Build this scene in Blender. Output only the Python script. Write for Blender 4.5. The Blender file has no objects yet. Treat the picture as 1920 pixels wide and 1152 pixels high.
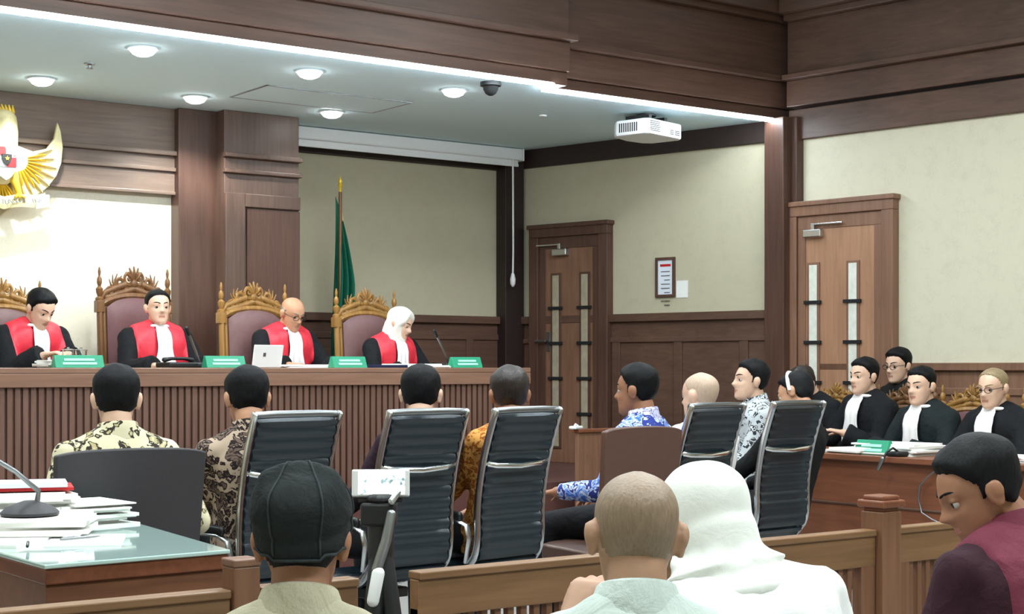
import bpy, bmesh, math, random
import numpy as np
from mathutils import Vector, Matrix, Euler, noise

random.seed(7)
SC = bpy.context.scene
C = SC.collection
R = math.radians
PI = math.pi

# ------------------------------------------------------------------ camera
H = 1.31                      # eye height over the courtroom floor
F = 2900.0                    # focal length in pixels of the 1920 wide frame
YAW = R(36.4)
FW = (math.sin(YAW), math.cos(YAW))
RT = (math.cos(YAW), -math.sin(YAW))
cam_data = bpy.data.cameras.new('camera')
cam = bpy.data.objects.new('camera', cam_data)
C.objects.link(cam)
cam.location = (0, 0, H)
cam.rotation_euler = (PI/2, 0, -YAW)
cam_data.sensor_width = 36
cam_data.lens = F/1920*36
cam_data.shift_y = 114/1920
cam_data.clip_start = 0.05
SC.camera = cam

# ------------------------------------------------------------------ exposure, world, lamps
SC.view_settings.view_transform = 'Standard'
SC.view_settings.look = 'None'
SC.view_settings.gamma = 1
SC.view_settings.use_curve_mapping = False
SC.view_settings.exposure = 0.30
w = bpy.data.worlds.new('world'); SC.world = w; w.use_nodes = True
w.node_tree.nodes['Background'].inputs[0].default_value = (0.75, 0.85, 0.95, 1)
w.node_tree.nodes['Background'].inputs[1].default_value = 0.12
SC.cycles.max_bounces = 8

CZ = 3.21                     # ceiling over the judges
HZ = 4.15                     # ceiling of the hall
def area(name, loc, sx, sy, power, col=(1, 1, 1), rot=(0, 0, 0)):
    l = bpy.data.lights.new(name, 'AREA'); l.shape = 'RECTANGLE'; l.size = sx; l.size_y = sy
    l.energy = power; l.color = col
    o = bpy.data.objects.new(name, l); C.objects.link(o); o.location = loc; o.rotation_euler = rot
    return o
HALL_LAMPS = [(x, y) for x in (1.2, 3.8, 6.4) for y in (0.6, 3.2, 5.8)]
for (x, y) in HALL_LAMPS:
    area('hall_panel_lamp', (x, y, HZ-0.07), 1.1, 0.55, 46, (0.90, 0.975, 1.0))
def at(px, py, D):
    t = (px-960)/F
    return Vector((D*(FW[0]+t*RT[0]), D*(FW[1]+t*RT[1]), H+(690-py)/F*D))
def atv(px, py, v):
    t = (px-960)/F
    return at(px, py, v/(FW[1]+t*RT[1]))
def atx(px, py, x):
    t = (px-960)/F
    return at(px, py, x/(FW[0]+t*RT[0]))
def atz(px, py, z):
    return at(px, py, (H-z)*F/(py-690))
DOWN = [(78, 147, 70), (268, 90, 46), (366, 181, 60), (580, 133, 12), (622, 209, 8), (851, 168, 6)]
DOWN_P = [(atz(px, py, CZ), e) for px, py, e in DOWN]
for p, e in DOWN_P:
    l = bpy.data.lights.new('downlight_lamp', 'SPOT'); l.energy = e*7; l.spot_size = R(138); l.spot_blend = 0.6
    l.shadow_soft_size = 0.05; l.color = (0.97, 1.0, 0.97)
    o = bpy.data.objects.new('downlight_lamp', l); C.objects.link(o); o.location = (p.x, p.y, CZ-0.03)

# ------------------------------------------------------------------ materials
def new_mat(name):
    m = bpy.data.materials.new(name); m.use_nodes = True
    nt = m.node_tree
    return m, nt, nt.nodes['Principled BSDF']
def srgb(r, g, b):
    f = lambda c: (c/255/12.92) if c/255 <= 0.04045 else ((c/255+0.055)/1.055)**2.4
    return (f(r), f(g), f(b), 1)
def coords(nt, scale=(1, 1, 1), kind='Object', rot=(0, 0, 0)):
    tc = nt.nodes.new('ShaderNodeTexCoord'); mp = nt.nodes.new('ShaderNodeMapping')
    mp.inputs['Scale'].default_value = scale; mp.inputs['Rotation'].default_value = rot
    nt.links.new(tc.outputs[kind], mp.inputs['Vector'])
    return mp.outputs['Vector']
def ramp(nt, fac, stops, interp='LINEAR'):
    r = nt.nodes.new('ShaderNodeValToRGB'); r.color_ramp.interpolation = interp
    e = r.color_ramp.elements
    while len(e) > 1: e.remove(e[-1])
    e[0].position = stops[0][0]; e[0].color = stops[0][1]
    for p, c in stops[1:]:
        k = e.new(p); k.color = c
    nt.links.new(fac, r.inputs['Fac'])
    return r.outputs['Color']
def bump(nt, bs, height, strength=0.2, dist=0.01):
    b = nt.nodes.new('ShaderNodeBump'); b.inputs['Strength'].default_value = strength
    b.inputs['Distance'].default_value = dist
    nt.links.new(height, b.inputs['Height']); nt.links.new(b.outputs['Normal'], bs.inputs['Normal'])
def noise_tex(nt, vec, scale, detail=4, rough=0.55, dist=0):
    n = nt.nodes.new('ShaderNodeTexNoise'); n.inputs['Scale'].default_value = scale
    n.inputs['Detail'].default_value = detail; n.inputs['Roughness'].default_value = rough
    n.inputs['Distortion'].default_value = dist
    nt.links.new(vec, n.inputs['Vector'])
    return n.outputs['Fac']
def plain(name, col, rough=0.6, metal=0, var=0.06, nscale=30, bmp=0.0, spec=0.5, sheen=0):
    m, nt, bs = new_mat(name)
    v = coords(nt)
    n = noise_tex(nt, v, nscale)
    c = np.array(col[:3])
    lo = tuple(np.clip(c*(1-var), 0, 1))+(1,); hi = tuple(np.clip(c*(1+var), 0, 1))+(1,)
    nt.links.new(ramp(nt, n, [(0.3, lo), (0.7, hi)]), bs.inputs['Base Color'])
    bs.inputs['Roughness'].default_value = rough; bs.inputs['Metallic'].default_value = metal
    bs.inputs['Specular IOR Level'].default_value = spec
    if sheen: bs.inputs['Sheen Weight'].default_value = sheen
    if bmp: bump(nt, bs, n, bmp)
    return m
def wood(name, c0, c1, rough=0.4, grain='z', spec=0.45, sc=1.0):
    m, nt, bs = new_mat(name)
    s = {'z': (14, 14, 0.9), 'x': (0.9, 14, 14), 'y': (14, 0.9, 14)}[grain]
    v = coords(nt, tuple(k*sc for k in s))
    n = noise_tex(nt, v, 2.2, 6, 0.6, 0.6)
    v2 = coords(nt, (1.1, 1.1, 1.1)); n2 = noise_tex(nt, v2, 1.3, 2)
    mx = nt.nodes.new('ShaderNodeMath'); mx.operation = 'MULTIPLY_ADD'
    mx.inputs[1].default_value = 0.65; nt.links.new(n, mx.inputs[0])
    ml = nt.nodes.new('ShaderNodeMath'); ml.operation = 'MULTIPLY'; ml.inputs[1].default_value = 0.35
    nt.links.new(n2, ml.inputs[0]); nt.links.new(ml.outputs[0], mx.inputs[2])
    nt.links.new(ramp(nt, mx.outputs[0], [(0.32, c0), (0.68, c1)]), bs.inputs['Base Color'])
    bs.inputs['Roughness'].default_value = rough; bs.inputs['Specular IOR Level'].default_value = spec
    bump(nt, bs, n, 0.06, 0.003)
    return m
def wallpaper(name, col, var=0.05):
    m, nt, bs = new_mat(name)
    v = coords(nt); n = noise_tex(nt, v, 160, 3); n2 = noise_tex(nt, v, 9, 5, 0.7)
    mx = nt.nodes.new('ShaderNodeMath'); mx.operation = 'ADD'
    nt.links.new(n, mx.inputs[0]); nt.links.new(n2, mx.inputs[1])
    c = np.array(col[:3])
    nt.links.new(ramp(nt, mx.outputs[0], [(0.75, tuple(c*(1-var))+(1,)), (1.25, tuple(np.clip(c*(1+var), 0, 1))+(1,))]), bs.inputs['Base Color'])
    bs.inputs['Roughness'].default_value = 0.85; bs.inputs['Specular IOR Level'].default_value = 0.2
    bump(nt, bs, n, 0.15, 0.002)
    return m
def batik(name, stops, scale=18, dist=1.5, rnd=1.0):
    """Printed cloth: warped cells and curls in a few flat colours."""
    m, nt, bs = new_mat(name)
    v = coords(nt)
    vo = nt.nodes.new('ShaderNodeTexVoronoi'); vo.inputs['Scale'].default_value = scale
    vo.inputs['Randomness'].default_value = rnd
    nz = nt.nodes.new('ShaderNodeTexNoise'); nz.inputs['Scale'].default_value = scale*0.6; nz.inputs['Detail'].default_value = 2
    nt.links.new(v, nz.inputs['Vector'])
    ad = nt.nodes.new('ShaderNodeMixRGB'); ad.blend_type = 'ADD'; ad.inputs['Fac'].default_value = 0.12*dist
    nt.links.new(v, ad.inputs[1]); nt.links.new(nz.outputs['Color'], ad.inputs[2])
    nt.links.new(ad.outputs[0], vo.inputs['Vector'])
    n2 = noise_tex(nt, ad.outputs[0], scale*0.8, 3, 0.6, 1.0)
    mm = nt.nodes.new('ShaderNodeMath'); mm.operation = 'MULTIPLY_ADD'; mm.inputs[1].default_value = 0.6
    nt.links.new(vo.outputs['Distance'], mm.inputs[0]); nt.links.new(n2, mm.inputs[2])
    nt.links.new(ramp(nt, mm.outputs[0], stops, 'CONSTANT'), bs.inputs['Base Color'])
    bs.inputs['Roughness'].default_value = 0.8; bs.inputs['Specular IOR Level'].default_value = 0.2
    f = noise_tex(nt, v, 300, 2); bump(nt, bs, f, 0.1, 0.002)
    return m
def emit(name, col, s):
    m, nt, bs = new_mat(name)
    bs.inputs['Base Color'].default_value = col
    bs.inputs['Emission Color'].default_value = col; bs.inputs['Emission Strength'].default_value = s
    return m
def hairm(name, c0, c1, rough=0.45, spec=0.5):
    m, nt, bs = new_mat(name)
    v = coords(nt, (1, 1, 0.25)); n = noise_tex(nt, v, 180, 3)
    nt.links.new(ramp(nt, n, [(0.3, c0), (0.7, c1)]), bs.inputs['Base Color'])
    bs.inputs['Roughness'].default_value = rough; bs.inputs['Specular IOR Level'].default_value = spec
    bump(nt, bs, n, 0.5, 0.004)
    return m
def skinm(name, col):
    m, nt, bs = new_mat(name)
    v = coords(nt); n = noise_tex(nt, v, 25, 4); c = np.array(col[:3])
    nt.links.new(ramp(nt, n, [(0.3, tuple(c*np.array((0.93, 0.90, 0.88)))+(1,)), (0.7, tuple(np.clip(c*1.06, 0, 1))+(1,))]), bs.inputs['Base Color'])
    bs.inputs['Roughness'].default_value = 0.5; bs.inputs['Specular IOR Level'].default_value = 0.4
    bs.inputs['Subsurface Weight'].default_value = 0.06
    bs.inputs['Subsurface Radius'].default_value = (0.02, 0.008, 0.005)
    return m
def cloth(name, col, var=0.08, rough=0.85, bmp=0.5):
    m, nt, bs = new_mat(name)
    v = coords(nt); n = noise_tex(nt, v, 14, 5, 0.6, 0.8); f = noise_tex(nt, v, 260, 2)
    c = np.array(col[:3])
    nt.links.new(ramp(nt, f, [(0.3, tuple(c*(1-var))+(1,)), (0.7, tuple(np.clip(c*(1+var), 0, 1))+(1,))]), bs.inputs['Base Color'])
    bs.inputs['Roughness'].default_value = rough; bs.inputs['Specular IOR Level'].default_value = 0.25
    bump(nt, bs, n, bmp, 0.02)
    return m

M = {}
M['wood_dark'] = wood('dark_wood', srgb(72, 49, 40), srgb(98, 70, 58), 0.42)
M['wood_dark_x'] = wood('dark_wood_across', srgb(78, 55, 45), srgb(106, 77, 64), 0.42, 'x')
M['wood_dark_y'] = wood('dark_wood_along', srgb(76, 54, 43), srgb(104, 76, 62), 0.42, 'y')
M['wood_shadow'] = wood('blackened_wood', srgb(34, 22, 20), srgb(48, 33, 29), 0.5, 'x')  # near-black wood of the recess trims and corner post
M['wood_mid'] = wood('brown_wood', srgb(112, 80, 62), srgb(144, 106, 84), 0.4)
M['wood_header'] = wood('grey_brown_wood', srgb(100, 83, 73), srgb(130, 110, 97), 0.4, 'x')
M['wood_pillar'] = wood('pillar_wood', srgb(80, 61, 52), srgb(108, 84, 72), 0.4)
M['wood_mid_x'] = wood('brown_wood_across', srgb(104, 68, 50), srgb(135, 92, 68), 0.4, 'x')
M['wood_door'] = wood('door_wood', srgb(152, 112, 86), srgb(182, 138, 108), 0.4)
M['wood_rail'] = wood('rail_wood', srgb(114, 84, 56), srgb(146, 109, 76), 0.38, 'x')
M['wood_post'] = wood('post_wood', srgb(112, 76, 54), srgb(140, 100, 74), 0.38)
M['wood_bench'] = wood('bench_wood', srgb(96, 68, 58), srgb(122, 90, 77), 0.45)
M['wood_bench_x'] = wood('bench_wood_across', srgb(120, 86, 70), srgb(148, 112, 92), 0.4, 'x')
M['wood_red'] = wood('reddish_wood', srgb(104, 62, 44), srgb(138, 84, 58), 0.35, 'y')
M['wood_gold'] = wood('golden_carved_wood', srgb(120, 84, 40), srgb(176, 132, 70), 0.38)
M['wood_gold_dark'] = wood('brown_carved_wood', srgb(92, 60, 36), srgb(134, 94, 56), 0.38)
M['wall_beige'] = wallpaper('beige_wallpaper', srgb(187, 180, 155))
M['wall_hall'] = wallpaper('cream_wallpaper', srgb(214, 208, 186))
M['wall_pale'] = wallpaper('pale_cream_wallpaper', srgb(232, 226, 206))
M['ceiling'] = plain('ceiling_paint', srgb(224, 248, 255), 0.9, var=0.01, spec=0.2)
M['floor'] = plain('floor_tile', srgb(150, 150, 148), 0.35, var=0.06, nscale=6)
M['carpet'] = plain('platform_carpet', srgb(88, 52, 46), 0.95, var=0.15, nscale=120, bmp=0.3)
M['white_paint'] = plain('white_paint', srgb(236, 238, 238), 0.45, var=0.01)
M['white_plastic'] = plain('white_plastic', srgb(238, 240, 240), 0.35, var=0.01)
M['led'] = emit('led_strip', (0.80, 0.91, 1.0, 1), 52.0)  # glow given to the white ceiling edge, strong enough to light the recess
M['lamp'] = emit('lamp_glow', (0.97, 1.0, 1.0, 1), 14)
M['panel_glow'] = emit('panel_glow', (0.97, 1.0, 0.98, 1), 6)
M['black'] = plain('black_plastic', srgb(24, 25, 27), 0.45, var=0.05)
M['black_matt'] = plain('matt_black', srgb(18, 19, 21), 0.8, var=0.05)
M['leather'] = plain('black_leather', srgb(28, 40, 48), 0.33, var=0.08, nscale=80, bmp=0.04, spec=0.6)
M['charcoal'] = plain('charcoal_leather', srgb(52, 50, 54), 0.55, var=0.06, nscale=60, bmp=0.06)
M['brown_board'] = plain('brown_laminate', srgb(92, 66, 58), 0.4, var=0.05)
M['maroon'] = plain('maroon_leather', srgb(112, 78, 78), 0.45, var=0.08, nscale=25, bmp=0.08)
M['maroon_deep'] = plain('dark_maroon_leather', srgb(104, 62, 64), 0.45, var=0.08, nscale=25, bmp=0.08)
M['alu'] = plain('polished_aluminium', (0.62, 0.64, 0.66, 1), 0.24, 1.0, 0.03)
M['alu_dark'] = plain('brushed_grey_metal', (0.30, 0.31, 0.32, 1), 0.38, 1.0, 0.04)
M['chrome'] = plain('chrome', (0.85, 0.87, 0.88, 1), 0.12, 1.0, 0.01)
M['paper'] = plain('paper', srgb(240, 240, 236), 0.8, var=0.015)
M['paper_blue'] = plain('bluish_paper', srgb(222, 230, 240), 0.8, var=0.02)
M['green'] = plain('green_plate', srgb(30, 150, 112), 0.4, var=0.04)
M['green_light'] = plain('pale_green_print', srgb(168, 226, 204), 0.5, var=0.03)
M['flag_green'] = cloth('green_flag_cloth', srgb(18, 96, 74), 0.12, 0.7)
M['fringe'] = cloth('gold_fringe', srgb(220, 205, 150), 0.1)
M['red_sash'] = plain('red_satin', srgb(222, 48, 66), 0.5, var=0.08, nscale=18, bmp=0.15)
M['robe'] = cloth('black_robe_cloth', srgb(22, 24, 28), 0.1)
M['robe_green'] = cloth('dark_robe_cloth', srgb(26, 34, 36), 0.1)
M['white_cloth'] = cloth('white_cloth', srgb(240, 240, 240), 0.02, 0.85, 0.2)
M['hijab'] = cloth('white_hijab_cloth', srgb(238, 238, 230), 0.02, 0.85, 0.2)
M['hijab_soft'] = cloth('ivory_hijab_cloth', srgb(232, 234, 228), 0.02, 0.85, 0.15)
M['black_cloth'] = cloth('black_cloth', srgb(20, 22, 24), 0.1)
M['trousers'] = cloth('dark_trousers', srgb(26, 26, 30), 0.1)
M['navy'] = cloth('navy_cloth', srgb(34, 38, 70), 0.12)
M['plum'] = cloth('plum_cloth', srgb(52, 34, 46), 0.12)
M['orange_cloth'] = batik('orange_batik', [(0, srgb(196, 120, 44)), (0.62, srgb(150, 84, 34)), (0.8, srgb(222, 160, 84))], 30)
M['khaki'] = cloth('khaki_cloth', srgb(176, 170, 146), 0.06)
M['mint'] = cloth('pale_mint_cloth', srgb(196, 208, 202), 0.04)
M['maroon_cloth'] = cloth('maroon_cloth', srgb(112, 50, 66), 0.1)
M['maroon_dark_cloth'] = cloth('dark_maroon_cloth', srgb(52, 26, 36), 0.1)
M['batik_yellow'] = batik('yellow_brown_batik', [(0, srgb(206, 196, 160)), (0.58, srgb(184, 172, 130)), (0.68, srgb(56, 50, 44)), (0.80, srgb(216, 208, 176))], 20)
M['batik_brown'] = batik('brown_batik', [(0, srgb(70, 56, 50)), (0.58, srgb(110, 92, 82)), (0.72, srgb(42, 32, 32)), (0.86, srgb(180, 160, 140))], 24)
M['batik_blue'] = batik('blue_white_batik', [(0, srgb(60, 98, 190)), (0.62, srgb(120, 156, 226)), (0.74, srgb(206, 216, 236)), (0.84, srgb(48, 62, 140))], 22)
M['batik_pale'] = batik('pale_violet_batik', [(0, srgb(216, 218, 232)), (0.6, srgb(196, 196, 226)), (0.76, srgb(110, 104, 172)), (0.86, srgb(228, 230, 236))], 26)
M['batik_bw'] = batik('black_white_batik', [(0, srgb(36, 40, 46)), (0.60, srgb(206, 210, 212)), (0.70, srgb(46, 50, 58)), (0.80, srgb(186, 192, 196))], 16, 2.2)
M['skin'] = skinm('tan_skin', srgb(196, 148, 118))
M['skin_light'] = skinm('light_skin', srgb(222, 184, 160))
M['skin_dark'] = skinm('brown_skin', srgb(158, 112, 86))
M['skin_bald'] = skinm('scalp_skin', srgb(176, 138, 112))
M['hair'] = hairm('black_hair', srgb(9, 10, 12), srgb(21, 22, 25), 0.6, 0.18)
M['hair_brown'] = hairm('dark_brown_hair', srgb(24, 17, 15), srgb(46, 34, 30))
M['hair_grey'] = hairm('greying_hair', srgb(96, 90, 84), srgb(150, 144, 136))
M['hair_sand'] = hairm('greyish_sandy_hair', srgb(120, 100, 72), srgb(168, 148, 112))
M['stubble'] = hairm('shaved_hair', srgb(134, 114, 94), srgb(152, 130, 108), 0.42, 0.4)
M['stubble_pale'] = hairm('pale_shaved_hair', srgb(186, 160, 138), srgb(204, 178, 156), 0.45, 0.4)
M['cap'] = cloth('black_cap_cloth', srgb(32, 37, 38), 0.08)
M['cap_seam'] = cloth('cap_seam_tape', srgb(52, 58, 60), 0.08)
M['lips'] = plain('lips', srgb(180, 122, 106), 0.5)
M['eye_white'] = plain('eye_white', srgb(188, 180, 172), 0.3, var=0.01)
M['iris'] = plain('dark_iris', srgb(34, 22, 16), 0.2)
M['gold'] = plain('gold_paint', srgb(232, 196, 60), 0.35, 0.25, 0.08)
M['gold_pale'] = plain('pale_gold_paint', srgb(244, 232, 180), 0.4, 0.1, 0.05)
M['red_paint'] = plain('red_enamel', srgb(190, 30, 34), 0.4)
M['glass_top'] = None
M['glass_strip'] = plain('frosted_glass', srgb(226, 228, 218), 0.25, var=0.1, nscale=18)
M['glass_strip_dim'] = plain('smoked_glass', srgb(170, 160, 138), 0.25, var=0.12, nscale=18)
M['screen'] = None
def glass_top():
    m, nt, bs = new_mat('pale_green_glass_top')
    bs.inputs['Base Color'].default_value = srgb(186, 214, 208); bs.inputs['Roughness'].default_value = 0.08
    bs.inputs['Specular IOR Level'].default_value = 0.9; bs.inputs['Coat Weight'].default_value = 0.8
    bs.inputs['Coat Roughness'].default_value = 0.05
    return m
M['glass_top'] = glass_top()
def clear_glass():
    m, nt, bs = new_mat('clear_glass')
    bs.inputs['Transmission Weight'].default_value = 1; bs.inputs['Roughness'].default_value = 0.02
    bs.inputs['Base Color'].default_value = (0.95, 0.98, 0.98, 1); bs.inputs['IOR'].default_value = 1.45
    return m
M['glass'] = clear_glass()
def phone_screen():
    m, nt, bs = new_mat('phone_screen_picture')
    v = coords(nt, (60, 60, 60)); n = noise_tex(nt, v, 0.9, 3)
    c = ramp(nt, n, [(0.0, srgb(250, 250, 250)), (0.56, srgb(238, 244, 246)), (0.62, srgb(150, 176, 178)), (0.72, srgb(90, 100, 104))])
    nt.links.new(c, bs.inputs['Base Color']); nt.links.new(c, bs.inputs['Emission Color'])
    bs.inputs['Emission Strength'].default_value = 0.9
    return m
M['screen'] = phone_screen()

# ------------------------------------------------------------------ mesh helpers
class MB:
    def __init__(s): s.v = []; s.f = []
    def add(s, v, f):
        k = len(s.v); s.v += [tuple(p) for p in v]; s.f += [tuple(i+k for i in q) for q in f]
    def box(s, c, size, rot=None):
        x, y, z = (q/2 for q in size); c = Vector(c)
        pts = [Vector((a*x, b*y, d*z)) for a in (-1, 1) for b in (-1, 1) for d in (-1, 1)]
        if rot is not None:
            m = Euler(rot).to_matrix() if not isinstance(rot, Matrix) else rot
            pts = [m @ p for p in pts]
        s.add([c+p for p in pts], [(0, 1, 3, 2), (4, 6, 7, 5), (0, 4, 5, 1), (2, 3, 7, 6), (0, 2, 6, 4), (1, 5, 7, 3)])
        return s
    def bx(s, x0, x1, y0, y1, z0, z1):
        return s.box(((x0+x1)/2, (y0+y1)/2, (z0+z1)/2), (abs(x1-x0), abs(y1-y0), abs(z1-z0)))
    def seg(s, p0, p1, o0, o1, z0, z1):
        """Box along the floor line p0-p1, from offset o0 to o1 towards -x (the room)."""
        d = Vector((p1[0]-p0[0], p1[1]-p0[1])).normalized(); n = Vector((-d.y, d.x))
        if n.x > 0: n = -n
        pts = []
        for p in (p0, p1):
            for o in (o0, o1):
                for z in (z0, z1):
                    pts.append((p[0]+n.x*o, p[1]+n.y*o, z))
        s.add(pts, [(0, 1, 3, 2), (4, 6, 7, 5), (0, 4, 5, 1), (2, 3, 7, 6), (0, 2, 6, 4), (1, 5, 7, 3)])
        return s
    def rings(s, rings, close=True):
        n = len(rings[0]); k = len(s.v)
        for r in rings: s.v += [tuple(p) for p in r]
        for i in range(len(rings)-1):
            for j in range(n):
                a = k+i*n+j; b = k+i*n+(j+1) % n
                s.f.append((a, b, b+n, a+n))
        if close:
            s.f.append(tuple(k+j for j in reversed(range(n))))
            s.f.append(tuple(k+(len(rings)-1)*n+j for j in range(n)))
        return s
    def tube(s, pts, radii, n=12, round_ends=True):
        pts = [Vector(p) for p in pts]
        if not hasattr(radii, '__len__'): radii = [radii]*len(pts)
        radii = [r if hasattr(r, '__len__') else (r, r) for r in radii]
        P = list(pts); Q = list(radii)
        if round_ends:
            d0 = (pts[0]-pts[1]).normalized(); d1 = (pts[-1]-pts[-2]).normalized()
            r0 = min(radii[0]); r1 = min(radii[-1])
            pre = [(pts[0]+d0*r0*a, tuple(q*b for q in radii[0])) for a, b in ((0.95, 0.25), (0.8, 0.6), (0.45, 0.89))]
            post = [(pts[-1]+d1*r1*a, tuple(q*b for q in radii[-1])) for a, b in ((0.45, 0.89), (0.8, 0.6), (0.95, 0.25))]
            P = [p for p, _ in pre]+P+[p for p, _ in post]; Q = [q for _, q in pre]+Q+[q for _, q in post]
        tang = []
        for i in range(len(P)):
            a = P[max(i-1, 0)]; b = P[min(i+1, len(P)-1)]
            t = b-a
            tang.append(t.normalized() if t.length > 1e-9 else Vector((0, 0, 1)))
        ref = Vector((0, 0, 1)) if abs(tang[0].z) < 0.9 else Vector((1, 0, 0))
        u = tang[0].cross(ref).normalized(); rr = []
        for p, t, q in zip(P, tang, Q):
            u = (u-t*u.dot(t)); u = u.normalized() if u.length > 1e-6 else t.orthogonal().normalized()
            v = t.cross(u)
            rr.append([p+u*q[0]*math.cos(2*PI*j/n)+v*q[1]*math.sin(2*PI*j/n) for j in range(n)])
        return s.rings(rr)
    def ell(s, c, r, mat=None, n=16, m=10):
        c = Vector(c); rr = []
        for i in range(1, m):
            a = PI*i/m
            ring = [Vector((r[0]*math.sin(a)*math.cos(2*PI*j/n), r[1]*math.sin(a)*math.sin(2*PI*j/n), -r[2]*math.cos(a))) for j in range(n)]
            if mat is not None: ring = [mat @ p for p in ring]
            rr.append([c+p for p in ring])
        return s.rings(rr)
    def lathe(s, prof, c=(0, 0, 0), n=20):
        rr = [[(c[0]+r*math.cos(2*PI*j/n), c[1]+r*math.sin(2*PI*j/n), c[2]+z) for j in range(n)] for r, z in prof]
        return s.rings(rr)
    def prism(s, outline, d0, d1, fn):
        """Outline of (a, b) pairs given depth by fn(a, b, d)."""
        n = len(outline); k = len(s.v)
        s.v += [tuple(fn(a, b, d0)) for a, b in outline]+[tuple(fn(a, b, d1)) for a, b in outline]
        s.f.append(tuple(k+i for i in range(n))); s.f.append(tuple(k+n+i for i in reversed(range(n))))
        for i in range(n):
            j = (i+1) % n; s.f.append((k+i, k+n+i, k+n+j, k+j))
        return s
    def sheet(s, grid, thick, nrm):
        """Closed thin slab from a grid of points, thickness along nrm(point index)."""
        R_, K = len(grid), len(grid[0]); k = len(s.v)
        for r in grid: s.v += [tuple(p) for p in r]
        for i, r in enumerate(grid): s.v += [tuple(Vector(p)-Vector(nrm(i, j))*thick) for j, p in enumerate(r)]
        o = R_*K
        for i in range(R_-1):
            for j in range(K-1):
                a = k+i*K+j
                s.f.append((a, a+1, a+K+1, a+K)); s.f.append((a+o, a+K+o, a+K+1+o, a+1+o))
        for i in range(R_-1):
            for j, fl in ((0, 0), (K-1, 1)):
                a = k+i*K+j; q = (a, a+K, a+K+o, a+o); s.f.append(q if not fl else q[::-1])
        for j in range(K-1):
            for i, fl in ((0, 1), (R_-1, 0)):
                a = k+i*K+j; q = (a, a+1, a+1+o, a+o); s.f.append(q if not fl else q[::-1])
        return s
    def build(s, name, mat, parent=None, bevel=0.0, smooth=False, fix=True):
        me = bpy.data.meshes.new(name); me.from_pydata(s.v, [], s.f)
        if fix:
            bm = bmesh.new(); bm.from_mesh(me); bmesh.ops.recalc_face_normals(bm, faces=bm.faces); bm.to_mesh(me); bm.free()
        return link(name, me, mat, parent, bevel, smooth)
def link(name, me, mat, parent=None, bevel=0.0, smooth=False):
    if isinstance(mat, (list, tuple)):
        for q in mat: me.materials.append(q)
    elif mat is not None: me.materials.append(mat)
    if smooth:
        me.polygons.foreach_set('use_smooth', [True]*len(me.polygons))
        if smooth != 'all': me.set_sharp_from_angle(angle=R(48))
    o = bpy.data.objects.new(name, me); C.objects.link(o)
    if parent is not None: o.parent = parent
    if bevel:
        b = o.modifiers.new('edges', 'BEVEL'); b.width = bevel; b.segments = 2; b.limit_method = 'ANGLE'; b.angle_limit = R(40)
    return o
def tag(o, label, cat, group=None, kind=None):
    o['label'] = label; o['category'] = cat
    if group: o['group'] = group
    if kind: o['kind'] = kind
    return o
def struct(name, mb, mat, bevel=0.0, label=None, smooth=False, parent=None):
    o = mb.build(name, mat, parent, bevel, smooth)
    if parent is None: o['kind'] = 'structure'
    if label: o['label'] = label
    return o
def empty(name, loc, rz=0, label=None, cat=None, group=None):
    o = bpy.data.objects.new(name, None); C.objects.link(o); o.location = loc; o.rotation_euler = (0, 0, rz)
    o.empty_display_size = 0.1
    if label: tag(o, label, cat, group)
    return o
def copy_tree(o, parent=None):
    c = o.copy(); C.objects.link(c)
    if parent is not None: c.parent = parent
    for ch in list(o.children): copy_tree(ch, c)
    return c
# ------------------------------------------------------------------ people
def smoothstep(a, b, x):
    t = np.clip((np.asarray(x, float)-a)/(b-a), 0, 1); return t*t*(3-2*t)
HT = np.array([  # z, half width, front y, back y
    (-.116, .012, .072, .030), (-.110, .030, .082, .016), (-.098, .042, .089, .000), (-.080, .052, .090, -.022),
    (-.058, .059, .090, -.046), (-.030, .065, .090, -.074), (.000, .0695, .088, -.092), (.025, .0735, .093, -.100),
    (.050, .0735, .088, -.101), (.070, .0685, .078, -.094), (.088, .058, .060, -.078), (.101, .044, .040, -.058), (.110, .028, .018, -.036), (.115, .008, -.004, -.016)])
NZ, NA = 46, 48
def head_grid():
    s = np.linspace(0, 1, NZ); z = -.116+.231*(1-np.cos(PI*s))/2
    fine = np.linspace(-.116, .115, 200)
    tabs = []
    for c in (1, 2, 3):
        y = np.interp(fine, HT[:, 0], HT[:, c])
        k = np.exp(-0.5*(np.arange(-8, 9)/3.5)**2); k /= k.sum()
        y = np.convolve(np.pad(y, 8, mode='reflect', reflect_type='odd'), k, 'valid')
        tabs.append(np.interp(z, fine, y))
    w_, f_, b_ = tabs
    a = np.linspace(0, 2*PI, NA, endpoint=False)
    e = 2/2.08
    cx = np.sign(np.cos(a))*np.abs(np.cos(a))**e; sy = np.sign(np.sin(a))*np.abs(np.sin(a))**e
    X = np.maximum(w_, .004)[:, None]*cx[None]; mid = ((f_+b_)/2)[:, None]; half = np.maximum((f_-b_)/2, .004)[:, None]
    Y = mid+half*sy[None]; Z = np.repeat(z[:, None], NA, 1)
    g = lambda x, m, s: np.exp(-0.5*((x-m)/s)**2)
    front = smoothstep(.02, .06, Y)
    Y = Y+front*(.023*g(X, 0, .0105)*g(Z, -.026, .010)+.015*g(X, 0, .009)*g(Z, -.004, .017)+.009*g(np.abs(X), .012, .006)*g(Z, -.031, .007))
    Y = Y-front*(.012*g(np.abs(X), .032, .013)*g(Z, .004, .010))
    Y = Y+front*(.005*g(np.abs(X), .03, .016)*g(Z, .026, .007)+.007*g(X, 0, .017)*g(Z, -.055, .005)+.007*g(X, 0, .015)*g(Z, -.067, .005)
                 -.004*g(X, 0, .018)*g(Z, -.061, .003)+.007*g(X, 0, .018)*g(Z, -.098, .010)+.005*g(np.abs(X), .045, .014)*g(Z, -.022, .014))
    return np.stack([X, Y, Z], -1)
HG = head_grid()
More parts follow.
